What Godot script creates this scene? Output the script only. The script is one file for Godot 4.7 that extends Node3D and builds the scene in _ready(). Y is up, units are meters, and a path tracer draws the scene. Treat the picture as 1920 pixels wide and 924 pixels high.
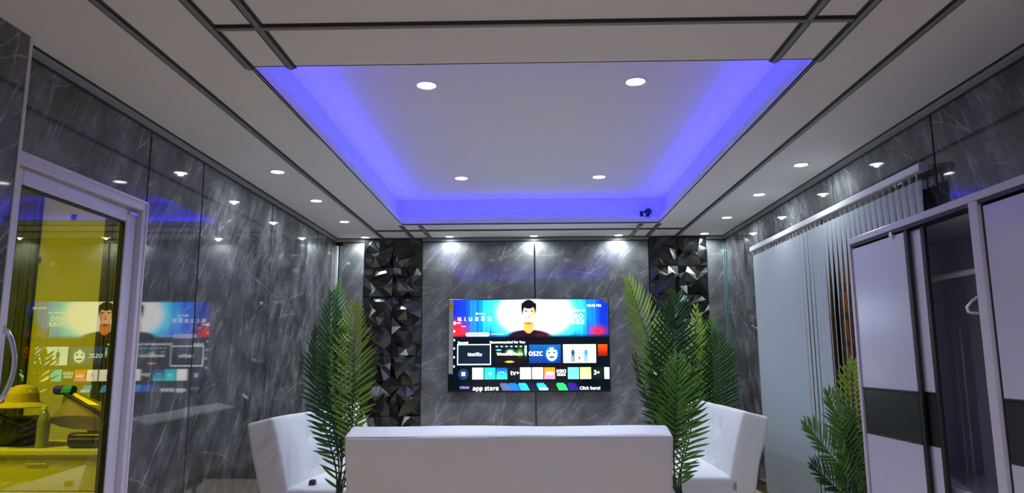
extends Node3D

# ---------------------------------------------------------------- measures (metres; depth runs along -Z)
const EYE := 1.21          # camera height
const CEIL := 2.516        # border ceiling
const RAISED := 2.78       # tray ceiling
const WL := -2.087         # wall with the glass door
const WR := 2.13           # wall with the blinds
const WB := 7.6            # wall with the television
const REAR := -1.3         # wall behind the camera
const TX0 := -1.235        # tray opening
const TX1 := 1.29
const TZ0 := 3.01
const TZ1 := 6.84

var cam: Camera3D
var M := {}
var taken := {}
var rng := RandomNumberGenerator.new()

# ---------------------------------------------------------------- helpers
func V(x: float, y: float, d: float) -> Vector3:
	return Vector3(x, y, -d)

func px(x: float, y: float, d: float) -> Vector3:
	# the point at depth d that the photograph shows at pixel x, y
	var v: Vector3 = cam.basis * Vector3((x - 960.0) / 1331.0, -(y - 462.0) / 1331.0, -1.0)
	return cam.position + v * (d / -v.z)

func numbered(called: String) -> String:
	if not taken.has(called):
		taken[called] = 0
		return called
	taken[called] += 1
	return "%s_%03d" % [called, taken[called]]

func tag(o: Node3D, label: String, category: String, group := "") -> void:
	o.set_meta("label", label)
	o.set_meta("category", category)
	if group != "":
		o.set_meta("group", group)

func thing(called: String, label: String, category: String, at := Vector3.ZERO, group := "") -> Node3D:
	var o := Node3D.new()
	o.name = numbered(called)
	add_child(o)
	o.position = at
	tag(o, label, category, group)
	return o

func struct(called: String, label := "") -> Node3D:
	var o := Node3D.new()
	o.name = called
	add_child(o)
	o.set_meta("kind", "structure")
	if label != "":
		o.set_meta("label", label)
	return o

func part(parent: Node3D, called: String, mesh: Mesh, m: Material, at := Vector3.ZERO, turn := Vector3.ZERO) -> MeshInstance3D:
	var o := MeshInstance3D.new()
	o.name = called
	o.mesh = mesh
	o.material_override = m
	parent.add_child(o, true)
	o.position = at
	o.rotation = turn
	return o

func new_st() -> SurfaceTool:
	var st := SurfaceTool.new()
	st.begin(Mesh.PRIMITIVE_TRIANGLES)
	return st

func face(st: SurfaceTool, p: Array, hint: Vector3, uvs := 0.0, off := Vector2.ZERO) -> void:
	var n := Vector3.ZERO
	for i in p.size():
		var a: Vector3 = p[i]
		var b: Vector3 = p[(i + 1) % p.size()]
		n += a.cross(b)
	if n.length() < 1e-12:
		return
	n = n.normalized()
	var q := p.duplicate()
	if n.dot(hint) < 0.0:
		n = -n
	else:
		q.reverse()
	for i in range(1, q.size() - 1):
		for k in [0, i, i + 1]:
			var v: Vector3 = q[k]
			st.set_normal(n)
			if uvs > 0.0:
				var uv: Vector2
				if absf(n.x) >= absf(n.y) and absf(n.x) >= absf(n.z):
					uv = Vector2(-v.z, -v.y)
				elif absf(n.z) >= absf(n.y):
					uv = Vector2(v.x, -v.y)
				else:
					uv = Vector2(v.x, -v.z)
				st.set_uv(uv / uvs + off)
			st.add_vertex(v)

func add_box(st: SurfaceTool, lo: Vector3, hi: Vector3, b := 0.0, uvs := 0.0, off := Vector2.ZERO) -> void:
	# a box with chamfered edges
	var c := (lo + hi) * 0.5
	var h := (hi - lo) * 0.5
	h = h.abs()
	b = minf(b, minf(h.x, minf(h.y, h.z)) * 0.49)
	var i := h - Vector3.ONE * b
	for ax in 3:
		var u := (ax + 1) % 3
		var w := (ax + 2) % 3
		for s in [-1.0, 1.0]:
			var pts := []
			for k in [[-1, -1], [1, -1], [1, 1], [-1, 1]]:
				var v := Vector3.ZERO
				v[ax] = h[ax] * s
				v[u] = i[u] * k[0]
				v[w] = i[w] * k[1]
				pts.append(c + v)
			var n := Vector3.ZERO
			n[ax] = s
			face(st, pts, n, uvs, off)
	if b <= 0.0:
		return
	for ax in 3:
		var u := (ax + 1) % 3
		var w := (ax + 2) % 3
		for su in [-1.0, 1.0]:
			for sw in [-1.0, 1.0]:
				var pts := []
				for k in [[-1, 0], [1, 0], [1, 1], [-1, 1]]:
					var v := Vector3.ZERO
					v[ax] = i[ax] * k[0]
					v[u] = (h[u] if k[1] == 0 else i[u]) * su
					v[w] = (i[w] if k[1] == 0 else h[w]) * sw
					pts.append(c + v)
				var n := Vector3.ZERO
				n[u] = su
				n[w] = sw
				face(st, pts, n, uvs, off)
	for sx in [-1.0, 1.0]:
		for sy in [-1.0, 1.0]:
			for sz in [-1.0, 1.0]:
				face(st, [c + Vector3(h.x * sx, i.y * sy, i.z * sz), c + Vector3(i.x * sx, h.y * sy, i.z * sz), c + Vector3(i.x * sx, i.y * sy, h.z * sz)], Vector3(sx, sy, sz), uvs, off)

func box_mesh(size: Vector3, b := 0.0, uvs := 0.0, off := Vector2.ZERO) -> Mesh:
	var st := new_st()
	add_box(st, -size * 0.5, size * 0.5, b, uvs, off)
	return st.commit()

# box between two corners given as (x, y, depth)
func slab(parent: Node3D, called: String, m: Material, x0: float, y0: float, d0: float, x1: float, y1: float, d1: float, b := 0.0, uvs := 0.0, off := Vector2.ZERO) -> MeshInstance3D:
	var size := Vector3(absf(x1 - x0), absf(y1 - y0), absf(d1 - d0))
	var at := Vector3((x0 + x1) * 0.5, (y0 + y1) * 0.5, -(d0 + d1) * 0.5)
	return part(parent, called, box_mesh(size, b, uvs, off), m, at - parent.position)

func add_tube(st: SurfaceTool, pts: Array, radii: Array, sides := 8, caps := true) -> void:
	var rings := []
	var nrm := []
	var side := Vector3.ZERO
	for i in pts.size():
		var t: Vector3 = (pts[mini(i + 1, pts.size() - 1)] - pts[maxi(i - 1, 0)]).normalized()
		if i == 0:
			side = t.cross(Vector3.UP if absf(t.y) < 0.9 else Vector3.RIGHT).normalized()
		else:
			side = (side - t * side.dot(t)).normalized()
		var up := t.cross(side).normalized()
		var ring := []
		var ns := []
		for k in sides:
			var a := TAU * k / sides
			var dir := side * cos(a) + up * sin(a)
			ring.append(pts[i] + dir * float(radii[mini(i, radii.size() - 1)]))
			ns.append(dir)
		rings.append(ring)
		nrm.append(ns)
	for i in rings.size() - 1:
		for k in sides:
			var l := (k + 1) % sides
			for q in [[i, k], [i + 1, k], [i + 1, l], [i, k], [i + 1, l], [i, l]]:
				st.set_normal(nrm[q[0]][q[1]])
				st.add_vertex(rings[q[0]][q[1]])
	if caps:
		face(st, rings[0], pts[0] - pts[1])
		face(st, rings[-1], pts[-1] - pts[-2])

func tube_mesh(pts: Array, radii: Array, sides := 8) -> Mesh:
	var st := new_st()
	add_tube(st, pts, radii, sides)
	return st.commit()

func lathe_mesh(profile: Array, sides := 24) -> Mesh:
	# profile of [radius, height] from bottom to top; smooth
	var st := new_st()
	for i in profile.size() - 1:
		var a: Array = profile[i]
		var b: Array = profile[i + 1]
		var e := Vector2(b[0] - a[0], b[1] - a[1])
		if e.length() < 1e-9:
			continue
		var n2 := Vector2(e.y, -e.x).normalized()
		for k in sides:
			var p0 := TAU * k / sides
			var p1 := TAU * (k + 1) / sides
			var c0 := Vector3(cos(p0), 0, sin(p0))
			var c1 := Vector3(cos(p1), 0, sin(p1))
			var q := [c0 * float(a[0]) + Vector3.UP * float(a[1]), c1 * float(a[0]) + Vector3.UP * float(a[1]), c1 * float(b[0]) + Vector3.UP * float(b[1]), c0 * float(b[0]) + Vector3.UP * float(b[1])]
			var nn := [c0 * n2.x + Vector3.UP * n2.y, c1 * n2.x + Vector3.UP * n2.y, c1 * n2.x + Vector3.UP * n2.y, c0 * n2.x + Vector3.UP * n2.y]
			for t in [0, 1, 2, 0, 2, 3]:
				st.set_normal(nn[t])
				st.add_vertex(q[t])
	return st.commit()

# a box with rounded edges on a grid, shaped by a named bend where given; smooth
func round_mesh(size: Vector3, r: float, cell: float, bend := "") -> Mesh:
	var st := new_st()
	st.set_smooth_group(0)
	var h := size * 0.5
	for ax in 3:
		var u := (ax + 1) % 3
		var w := (ax + 2) % 3
		var gu := grid_steps(h[u], r, cell)
		var gw := grid_steps(h[w], r, cell)
		for s in [-1.0, 1.0]:
			var grid := []
			for iu in gu.size():
				var row := []
				for iw in gw.size():
					var v := Vector3.ZERO
					v[ax] = h[ax] * s
					v[u] = gu[iu]
					v[w] = gw[iw]
					var inner := v.clamp(-h + Vector3.ONE * r, h - Vector3.ONE * r)
					var out := (v - inner).normalized()
					var p := inner + out * r
					if bend == "back":
						p = sofa_back_bend(p, out)
					elif bend == "seat":
						p = sofa_seat_bend(p, out)
					elif bend == "crumple":
						p += out * 0.015 * sin(p.x * 37.0 + p.z * 29.0) * sin(p.y * 31.0 + 1.0)
					row.append(p)
				grid.append(row)
			for iu in gu.size() - 1:
				for iw in gw.size() - 1:
					var q := [grid[iu][iw], grid[iu + 1][iw], grid[iu + 1][iw + 1], grid[iu][iw + 1]]
					var order := [0, 2, 1, 0, 3, 2] if s > 0.0 else [0, 1, 2, 0, 2, 3]
					for t in order:
						st.add_vertex(q[t])
	st.generate_normals()
	return st.commit()

func grid_steps(h: float, r: float, cell: float) -> Array:
	var out := []
	for k in 4:
		out.append(-h + r * (1.0 - cos(PI * 0.5 * k / 4.0)) * 1.0)
	var n := maxi(1, int(ceil((2.0 * h - 2.0 * r) / cell)))
	for k in n + 1:
		out.append(lerpf(-h + r, h - r, float(k) / n))
	for k in [3, 2, 1, 0]:
		out.append(h - r * (1.0 - cos(PI * 0.5 * k / 4.0)))
	return out

func mat(c: Color, rough := 0.6, metal := 0.0, spec := 0.5) -> StandardMaterial3D:
	var m := StandardMaterial3D.new()
	m.albedo_color = c
	m.roughness = rough
	m.metallic = metal
	m.metallic_specular = spec
	return m

func glow(c: Color, energy: float) -> StandardMaterial3D:
	var m := mat(Color(0.9, 0.9, 0.9), 0.5)
	m.emission_enabled = true
	m.emission = c
	m.emission_energy_multiplier = energy
	return m

func srgb(v: float) -> float:
	v = clampf(v, 0.0, 1.0)
	return 12.92 * v if v < 0.0031308 else 1.055 * pow(v, 1.0 / 2.4) - 0.055

# ---------------------------------------------------------------- computed textures
func marble_texture(seed_value: int, side: int, lean: float, spread: float, tone: float, fine: int) -> ImageTexture:
	# cloudy grey stone with thin pale veins; the texture covers 2.5 m
	var r := RandomNumberGenerator.new()
	r.seed = seed_value
	var q := side / 4
	var cloud := FastNoiseLite.new()
	cloud.seed = seed_value
	cloud.frequency = 0.010
	cloud.fractal_octaves = 5
	var streak := FastNoiseLite.new()
	streak.seed = seed_value + 7
	streak.frequency = 0.05
	streak.fractal_octaves = 4
	var ca := cos(lean)
	var sa := sin(lean)
	var low := Image.create_empty(q, q, false, Image.FORMAT_RF)
	for y in q:
		for x in q:
			var along := x * ca - y * sa
			var across := x * sa + y * ca
			var v := cloud.get_noise_2d(x * 2.6, y * 2.6) * 0.62 + streak.get_noise_2d(along * 0.30, across * 0.9) * 0.40
			low.set_pixel(x, y, Color(v, 0, 0))
	low.resize(side, side, Image.INTERPOLATE_CUBIC)
	var base := low.get_data().to_float32_array()
	var vein := PackedFloat32Array()
	vein.resize(side * side)
	var px_m := side / 2.5
	for k in fine:
		var kind := 0 if k < 46 else (1 if k < 190 else 2)
		var ang := lean + r.randfn(0.0, spread)
		if r.randf() < 0.2:
			ang = lean + r.randfn(-0.6, 0.3)
		var p := Vector2(r.randf() * side, r.randf() * side)
		var length: float = [r.randf_range(0.5, 1.5), r.randf_range(0.25, 1.1), r.randf_range(0.08, 0.45)][kind] * px_m
		var force: float = [r.randf_range(0.14, 0.32), r.randf_range(0.45, 1.0), r.randf_range(0.2, 0.7)][kind]
		var wide: float = [r.randf_range(4.0, 8.0), r.randf_range(1.0, 2.1), r.randf_range(0.7, 1.4)][kind]
		var reach: int = [9, 2, 1][kind]
		var step := 3 if kind == 0 else 1
		var turn := 0.0
		var n := int(length / step)
		for i in n:
			turn = turn * 0.94 + r.randfn(0.0, 0.045)
			p += Vector2(cos(ang + turn), -sin(ang + turn)) * step
			var t := float(i) / n
			var f := force * sin(PI * t) * clampf(0.55 + 1.3 * cloud.get_noise_2d(p.x * 1.3, p.y * 1.3 + 400.0), 0.08, 1.0)
			if kind == 1 and r.randf() < 0.012:
				ang += r.randfn(0.0, 0.14)
			var ix := int(floor(p.x))
			var iy := int(floor(p.y))
			for dy in range(-reach, reach + 1):
				for dx in range(-reach, reach + 1):
					var e := Vector2(ix + dx + 0.5, iy + dy + 0.5) - p
					var at := posmod(iy + dy, side) * side + posmod(ix + dx, side)
					vein[at] = maxf(vein[at], f * exp(-e.length_squared() / (wide * wide)))
	var bytes := PackedByteArray()
	bytes.resize(side * side * 3)
	for i in side * side:
		var b := base[i]
		var v := tone + 0.085 * b + 0.07 * maxf(b, 0.0)
		v = maxf(v, 0.032) + vein[i] * 0.52 * clampf(0.75 + b * 0.9, 0.25, 1.4)
		bytes[i * 3] = int(255.0 * srgb(v * 0.98))
		bytes[i * 3 + 1] = int(255.0 * srgb(v * 1.0))
		bytes[i * 3 + 2] = int(255.0 * srgb(v * 1.06))
	return ImageTexture.create_from_image(Image.create_from_data(side, side, false, Image.FORMAT_RGB8, bytes))

func wood_texture() -> ImageTexture:
	var n := FastNoiseLite.new()
	n.seed = 5
	n.frequency = 0.02
	n.fractal_octaves = 4
	var im := Image.create_empty(256, 256, false, Image.FORMAT_RGB8)
	for y in 256:
		for x in 256:
			var v := 0.5 + 0.5 * n.get_noise_2d(x * 0.5, y * 7.0)
			im.set_pixel(x, y, Color(0.76, 0.66, 0.54).lerp(Color(0.87, 0.80, 0.70), v))
	return ImageTexture.create_from_image(im)

# --- the picture on the television
var scr: Image
func sx(x: float) -> int:
	return int((x - 50.0) / 1330.0 * 1024.0)
func sy(y: float) -> int:
	return int((y - 95.0) / 748.0 * 576.0)
func sfill(x0: float, y0: float, x1: float, y1: float, c: Color) -> void:
	scr.fill_rect(Rect2i(sx(x0), sy(y0), maxi(1, sx(x1) - sx(x0)), maxi(1, sy(y1) - sy(y0))), c)
func sgrad(x0: float, y0: float, x1: float, y1: float, a: Color, b: Color) -> void:
	for y in range(sy(y0), sy(y1)):
		scr.fill_rect(Rect2i(sx(x0), y, sx(x1) - sx(x0), 1), a.lerp(b, float(y - sy(y0)) / maxf(1.0, sy(y1) - sy(y0))))
func sblob(x: float, y: float, rx: float, ry: float, c: Color, soft := 0.25) -> void:
	var X := sx(x)
	var Y := sy(y)
	var w := int(rx / 1330.0 * 1024.0)
	var h := int(ry / 748.0 * 576.0)
	for j in range(maxi(0, Y - h), mini(576, Y + h + 1)):
		for i in range(maxi(0, X - w), mini(1024, X + w + 1)):
			var d := Vector2(float(i - X) / maxi(1, w), float(j - Y) / maxi(1, h)).length()
			var a := smoothstep(1.0, 1.0 - soft, d) * c.a
			if a > 0.0:
				scr.set_pixel(i, j, scr.get_pixel(i, j).lerp(Color(c.r, c.g, c.b), a))
func sglyph(rows: Array, x: float, y: float, cell: float, c: Color) -> void:
	for j in rows.size():
		var row: String = rows[j]
		for i in row.length():
			if row[i] == "#":
				sfill(x + i * cell, y + j * cell, x + (i + 1) * cell + 0.6, y + (j + 1) * cell + 0.6, c)

func screen_texture() -> ImageTexture:
	scr = Image.create_empty(1024, 576, false, Image.FORMAT_RGB8)
	scr.fill(Color(0.03, 0.10, 0.15))
	# banner: a white glow between blue curtains of light, red at both lower corners
	for j in range(0, sy(425)):
		var py := 95.0 + j / 576.0 * 748.0
		for i in 1024:
			var p := 50.0 + i / 1024.0 * 1330.0
			var streak := 0.5 + 0.25 * sin(p * 0.055 + 1.0) + 0.15 * sin(p * 0.17) + 0.1 * sin(p * 0.41 + 2.0)
			var c := Color(0.05, 0.36, 0.92).lerp(Color(0.16, 0.72, 1.0), clampf(streak, 0, 1) * 0.9)
			var edge := smoothstep(330.0, 90.0, p)
			c = c.lerp(Color(0.10, 0.10, 0.62), edge * 0.85)
			c = c.lerp(Color(0.05, 0.12, 0.52), smoothstep(1180.0, 1360.0, p) * 0.8)
			c = c.lerp(Color(0.88, 0.16, 0.22), smoothstep(290.0, 90.0, p + (330.0 - py) * 0.55) * smoothstep(200.0, 320.0, py))
			c = c.lerp(Color(0.80, 0.14, 0.30), clampf(1.0 - Vector2((p - 1290.0) / 110.0, (py - 360.0) / 75.0).length(), 0, 1) * 1.2)
			var g := Vector2((p - 770.0) / 360.0, (py - 205.0) / 235.0).length()
			c = c.lerp(Color(0.35, 0.93, 1.0), smoothstep(1.35, 0.85, g) * 0.9)
			c = c.lerp(Color(1.0, 1.0, 1.0), smoothstep(1.02, 0.68, g))
			c = c.lerp(Color(0.03, 0.10, 0.16), smoothstep(372.0, 420.0, py))
			scr.set_pixel(i, j, c)
	# a plain portrait in the middle of the banner
	sblob(715, 395, 205, 62, Color(0.10, 0.05, 0.12), 0.35)
	sblob(715, 415, 330, 26, Color(0.02, 0.05, 0.12), 0.9)
	sblob(716, 310, 52, 75, Color(0.93, 0.60, 0.34), 0.2)
	sblob(717, 178, 66, 86, Color(0.06, 0.05, 0.07), 0.12)
	sblob(718, 212, 57, 86, Color(0.97, 0.80, 0.66), 0.15)
	sblob(716, 135, 60, 42, Color(0.06, 0.05, 0.07), 0.3)
	sblob(697, 192, 15, 5, Color(0.35, 0.2, 0.15), 0.6)
	sblob(741, 192, 15, 5, Color(0.35, 0.2, 0.15), 0.6)
	sblob(722, 214, 7, 14, Color(0.80, 0.52, 0.38), 0.7)
	sblob(720, 240, 20, 6, Color(0.62, 0.30, 0.26), 0.6)
	sblob(752, 215, 22, 70, Color(0.90, 0.58, 0.36, 0.75), 0.9)
	sblob(690, 186, 20, 4, Color(0.16, 0.10, 0.08), 0.5)
	sblob(745, 186, 20, 4, Color(0.16, 0.10, 0.08), 0.5)
	sblob(664, 150, 12, 40, Color(0.06, 0.05, 0.07), 0.5)
	sblob(772, 150, 12, 40, Color(0.06, 0.05, 0.07), 0.5)
	sblob(640, 392, 90, 40, Color(0.20, 0.05, 0.14, 0.8), 0.9)
	sblob(820, 392, 110, 40, Color(0.32, 0.08, 0.10, 0.8), 0.9)
	sblob(715, 292, 40, 16, Color(0.72, 0.34, 0.18), 0.8)
	# title letters and buttons on the banner
	var w := Color(0.95, 0.98, 1.0)
	sblob(282, 210, 13, 12, w, 0.3)
	sfill(300, 206, 352, 215, Color(0.8, 0.9, 1.0))
	var glyphs := [["#..#.", "#.#..", "##.#.", "#..#.", ".##.#"], [".#.", ".#.", ".#.", ".#.", ".##"], ["#..#", "#..#", "#..#", "#..#", "####"], ["####", "...#", "####", "#..#", "####"], [".##.", "####", "...#", "####", "#..#", "####"], ["####", "#..#", ".#.#", "#..#", "#..#"]]
	var spots := [122, 172, 216, 268, 320, 374]
	for k in 6:
		sglyph(glyphs[k], spots[k], 238 if k != 4 else 230, 6.6, w)
	sblob(98, 287, 13, 18, w, 0.3)
	sfill(116, 283, 146, 292, w)
	sfill(156, 313, 190, 319, Color(1.0, 0.75, 0.78))
	sblob(202, 383, 16, 17, Color(0.72, 0.78, 0.92), 0.15)
	sblob(374, 383, 16, 17, Color(0.72, 0.78, 0.92), 0.15)
	sfill(202, 367, 374, 399, Color(0.72, 0.78, 0.92))
	for k in 17:
		sfill(208 + k * 10, 379, 213 + k * 10 + (k % 3), 388, Color(0.40, 0.46, 0.66))
	for k in 5:
		sblob(408 + k * 22.5, 381, 7, 7, w, 0.3)
	# icons down the edge
	for y in [355, 428, 497, 570, 645]:
		sblob(94, y, 9, 12, w, 0.3)
		sblob(92, y, 4, 5, Color(0.02, 0.04, 0.08), 0.4)
	# row of thumbnails
	sfill(120, 463, 400, 634, w)
	sgrad(127, 471, 393, 626, Color(0.10, 0.20, 0.26), Color(0.13, 0.20, 0.34))
	sgrad(435, 470, 697, 620, Color(0.08, 0.20, 0.22), Color(0.14, 0.10, 0.06))
	for k in 7:
		sblob(450 + k * 40, 482, 17, 9, Color(0.75, 0.95, 0.98), 0.6)
	sblob(465, 512, 34, 11, Color(0.45, 0.85, 0.95), 0.6)
	sblob(560, 530, 60, 40, Color(0.85, 0.93, 0.86, 0.9), 0.9)
	sblob(640, 535, 46, 55, Color(0.50, 0.75, 0.25, 0.9), 0.9)
	sblob(688, 520, 16, 66, Color(0.80, 0.95, 0.95), 0.7)
	sblob(555, 608, 60, 14, Color(0.98, 0.82, 0.45), 0.7)
	sgrad(718, 470, 980, 620, Color(0.12, 0.48, 0.68), Color(0.10, 0.32, 0.58))
	sblob(905, 548, 66, 78, Color(0.45, 0.85, 0.95), 0.7)
	sblob(905, 548, 52, 62, Color(0.97, 1.0, 1.0), 0.25)
	for e in [[885, 535, 12, 10], [925, 535, 12, 10], [905, 572, 32, 10], [930, 505, 10, 12], [880, 508, 9, 10]]:
		sblob(e[0], e[1], e[2], e[3], Color(0.20, 0.30, 0.36), 0.5)
	sgrad(1000, 468, 1272, 620, Color(0.90, 0.99, 0.99), Color(0.97, 1.0, 1.0))
	for e in [[1080, Color(0.30, 0.42, 0.48)], [1188, Color(0.38, 0.62, 0.72)]]:
		sblob(e[0], 495, 9, 12, Color(0.72, 0.62, 0.55), 0.4)
		sblob(e[0], 537, 20, 34, e[1], 0.4)
		sfill(float(e[0]) - 12, 560, float(e[0]) - 2, 612, e[1])
		sfill(float(e[0]) + 3, 560, float(e[0]) + 13, 612, e[1])
	sblob(1132, 580, 14, 20, Color(0.80, 0.45, 0.45), 0.6)
	sblob(1240, 492, 16, 16, Color(0.65, 0.93, 0.93), 0.5)
	sgrad(1288, 470, 1366, 566, Color(0.90, 0.45, 0.10), Color(0.55, 0.16, 0.05))
	# row of square tiles
	sblob(172, 708, 46, 49, Color(0.20, 0.33, 0.47), 0.1)
	sfill(156, 692, 188, 724, Color(0.80, 0.90, 0.98))
	for k in 3:
		sfill(156, 700 + k * 9, 188, 702 + k * 9, Color(0.3, 0.42, 0.55))
	var tiles := [[247, Color(1, 1, 1), Color(0.97, 0.97, 0.97)], [347, Color(0.16, 0.84, 0.90), Color(0.36, 0.93, 0.95)], [445, Color(0.08, 0.42, 0.66), Color(0.45, 0.93, 0.92)], [542, Color(0.16, 0.18, 0.22), Color(0.10, 0.12, 0.16)], [642, Color(1, 1, 1), Color(1, 0.97, 0.95)], [741, Color(1, 1, 1), Color(1, 0.96, 0.97)], [840, Color(0.98, 0.62, 0.10), Color(0.98, 0.62, 0.86)], [940, Color(0.05, 0.05, 0.13), Color(0.07, 0.06, 0.16)], [1037, Color(0.50, 0.92, 0.95), Color(0.56, 0.92, 0.97)], [1136, Color(1.0, 0.93, 0.58), Color(1.0, 0.95, 0.70)], [1235, Color(0.15, 0.18, 0.19), Color(0.17, 0.20, 0.21)], [1336, Color(0.74, 0.98, 0.92), Color(0.78, 1.0, 0.95)]]
	for t in tiles:
		sgrad(t[0], 657, minf(t[0] + 91, 1378), 751, t[1], t[2])
	sfill(660, 702, 674, 709, Color(0.95, 0.45, 0.35))
	sblob(391, 705, 24, 17, Color(0.72, 0.98, 0.97), 0.5)
	sblob(490, 700, 30, 14, Color(0.86, 0.97, 1.0), 0.6)
	sblob(490, 704, 22, 8, Color(0.12, 0.50, 0.70), 0.6)
	for k in 14:
		sfill(785 - k * 1.1, 682 + k * 2.6, 789 - k * 1.1, 685 + k * 2.6, Color(0.90, 0.30, 0.35))
		sfill(785 + k * 1.1, 682 + k * 2.6, 789 + k * 1.1, 685 + k * 2.6, Color(0.75, 0.25, 0.30))
	sfill(858, 690, 918, 718, Color(1.0, 0.93, 0.95))
	sfill(1052, 698, 1112, 703, Color(0.35, 0.74, 0.80))
	# store banner with tilted cards, cut by the lower edge
	sgrad(128, 790, 215, 846, Color(0.05, 0.07, 0.17), Color(0.06, 0.08, 0.20))
	var cards := [[520, Color(0.45, 0.50, 0.60)], [590, Color(0.20, 0.52, 0.90)], [672, Color(0.25, 0.75, 0.92)], [745, Color(0.10, 0.16, 0.28)], [822, Color(0.30, 0.72, 0.95)], [905, Color(0.16, 0.13, 0.16)], [985, Color(0.30, 0.80, 0.52)], [1075, Color(0.30, 0.18, 0.58)]]
	for c in cards:
		for k in 60:
			var y := 782.0 + k
			var half := 38.0 if k > 10 else 30.0
			sfill(float(c[0]) - half - (k - 30) * -0.5, y, float(c[0]) + half - (k - 30) * -0.5, y + 1.4, c[1])
	sfill(45, 843, 1390, 845, Color(0.35, 0.42, 0.48))
	sgrad(1160, 810, 1285, 843, Color(0.10, 0.15, 0.24), Color(0.10, 0.15, 0.24))
	# a bright screen keeps its darks dark: deepen everything but white
	for j in 576:
		for i in 1024:
			var c := scr.get_pixel(i, j)
			var e := 1.25 if j < sy(405) else 1.7
			scr.set_pixel(i, j, Color(pow(c.r, e), pow(c.g, e), pow(c.b, e)))
	return ImageTexture.create_from_image(scr)

# ---------------------------------------------------------------- lamps
func downlight(at: Vector3, r: float, label: String, group: String, energy: float, angle := 86.0, tint := Color(0.94, 0.99, 1.0)) -> void:
	var t := thing("downlight", label, "ceiling lamp", at, group)
	part(t, "trim_ring", lathe_mesh([[r, 0.004], [r, -0.003], [r + 0.004, -0.007], [r + 0.012, -0.006], [r + 0.016, 0.0]], 32), M.white_paint)
	part(t, "lens", lathe_mesh([[0.0, -0.0035], [r * 0.6, -0.003], [r, -0.001], [r, 0.004]], 32), M.lamp)
	var s := SpotLight3D.new()
	s.name = "lamp_light"
	t.add_child(s)
	s.position = Vector3(0, -0.009, 0)
	s.rotation.x = -PI / 2
	s.light_color = tint
	s.light_energy = energy
	s.light_size = r * 0.35
	s.spot_angle = angle
	s.spot_angle_attenuation = 0.7
	s.spot_range = 14.0
	s.spot_attenuation = 2.0
	s.shadow_enabled = true

func area(parent: Node3D, at: Vector3, size: Vector2, aim: Vector3, up: Vector3, c: Color, energy: float) -> void:
	var a := AreaLight3D.new()
	a.name = "lamp_light"
	parent.add_child(a, true)
	a.area_size = size
	a.light_color = c
	a.light_energy = energy
	a.area_range = 14.0
	a.area_attenuation = 2.0
	a.shadow_enabled = true
	a.look_at_from_position(at, at + aim, up)

# ---------------------------------------------------------------- furniture
func sofa_back_bend(p: Vector3, out: Vector3) -> Vector3:
	# buttoned front, two upright seams, a slightly full top
	if out.z > 0.5:
		var dent := 0.0
		for bx in [-0.36, -0.12, 0.12, 0.36]:
			for by in [-0.10, 0.12]:
				dent += 0.022 * exp(-Vector2(p.x - bx, p.y - by).length_squared() / 0.0022)
		for s in [-0.60, 0.60]:
			dent += 0.006 * exp(-pow((p.x - s) / 0.012, 2.0))
		p.z += 0.012 * (1.0 - pow(p.y / 0.275, 2.0)) - dent
	if out.z < -0.5:
		p.z += 0.006 * sin(p.x * 4.0 + p.y * 11.0) * sin(p.y * 6.0 + 0.6) + 0.003 * sin(p.x * 9.0 - p.y * 14.0)
	if absf(out.y) > 0.5:
		p.y += 0.003 * sin(p.x * 7.0) * out.y
	return p

func sofa_seat_bend(p: Vector3, out: Vector3) -> Vector3:
	if out.y > 0.5:
		var dent := 0.0
		for bx in [-0.36, -0.12, 0.12, 0.36]:
			for bz in [-0.12, 0.12]:
				dent += 0.018 * exp(-Vector2(p.x - bx, p.z - bz).length_squared() / 0.0022)
		p.y += 0.014 * (1.0 - pow(p.z / 0.33, 2.0)) * (1.0 - pow(p.x / 0.87, 6.0)) - dent
	return p

var sofa_parts := {}
func sofa(label: String, at: Vector3, turn: float) -> Node3D:
	var t := thing("sofa", label, "sofa", at)
	t.rotation.y = turn
	if sofa_parts.is_empty():
		sofa_parts.back = round_mesh(Vector3(1.735, 0.55, 0.175), 0.022, 0.03, "back")
		sofa_parts.seat = round_mesh(Vector3(1.735, 0.17, 0.56), 0.035, 0.03, "seat")
		sofa_parts.button = lathe_mesh([[0.012, -0.004], [0.011, 0.003], [0.006, 0.006], [0.0, 0.007]], 12)
		sofa_parts.leg = lathe_mesh([[0.014, 0.0], [0.018, 0.02], [0.024, 0.16], [0.024, 0.20]], 14)
		var piping := []
		for k in 41:
			piping.append(Vector3(-0.86 + 1.72 * k / 40.0, 0, 0))
		sofa_parts.piping = tube_mesh(piping, [0.0028], 6)
	var tilt := -0.24
	var back := part(t, "backrest", sofa_parts.back, M.leather, Vector3(0, 0.566, 0.155), Vector3(tilt, 0, 0))
	for bx in [-0.36, -0.12, 0.12, 0.36]:
		for by in [-0.10, 0.12]:
			part(back, "button", sofa_parts.button, M.leather, Vector3(bx, by, 0.080), Vector3(PI / 2, 0, 0))
	part(back, "piping", sofa_parts.piping, M.leather, Vector3(0, 0.2685, -0.0815))
	var seat := part(t, "seat", sofa_parts.seat, M.leather, Vector3(0, 0.335, 0.495))
	for bx in [-0.36, -0.12, 0.12, 0.36]:
		for bz in [-0.12, 0.12]:
			part(seat, "button", sofa_parts.button, M.leather, Vector3(bx, 0.078, bz))
	part(t, "frame", box_mesh(Vector3(1.62, 0.07, 0.52), 0.01), M.dark_metal, Vector3(0, 0.222, 0.48))
	for x in [-0.74, 0.74]:
		for z in [0.27, 0.70]:
			part(t, "leg", sofa_parts.leg, M.chrome, Vector3(x, 0, z))
	return t

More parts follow.
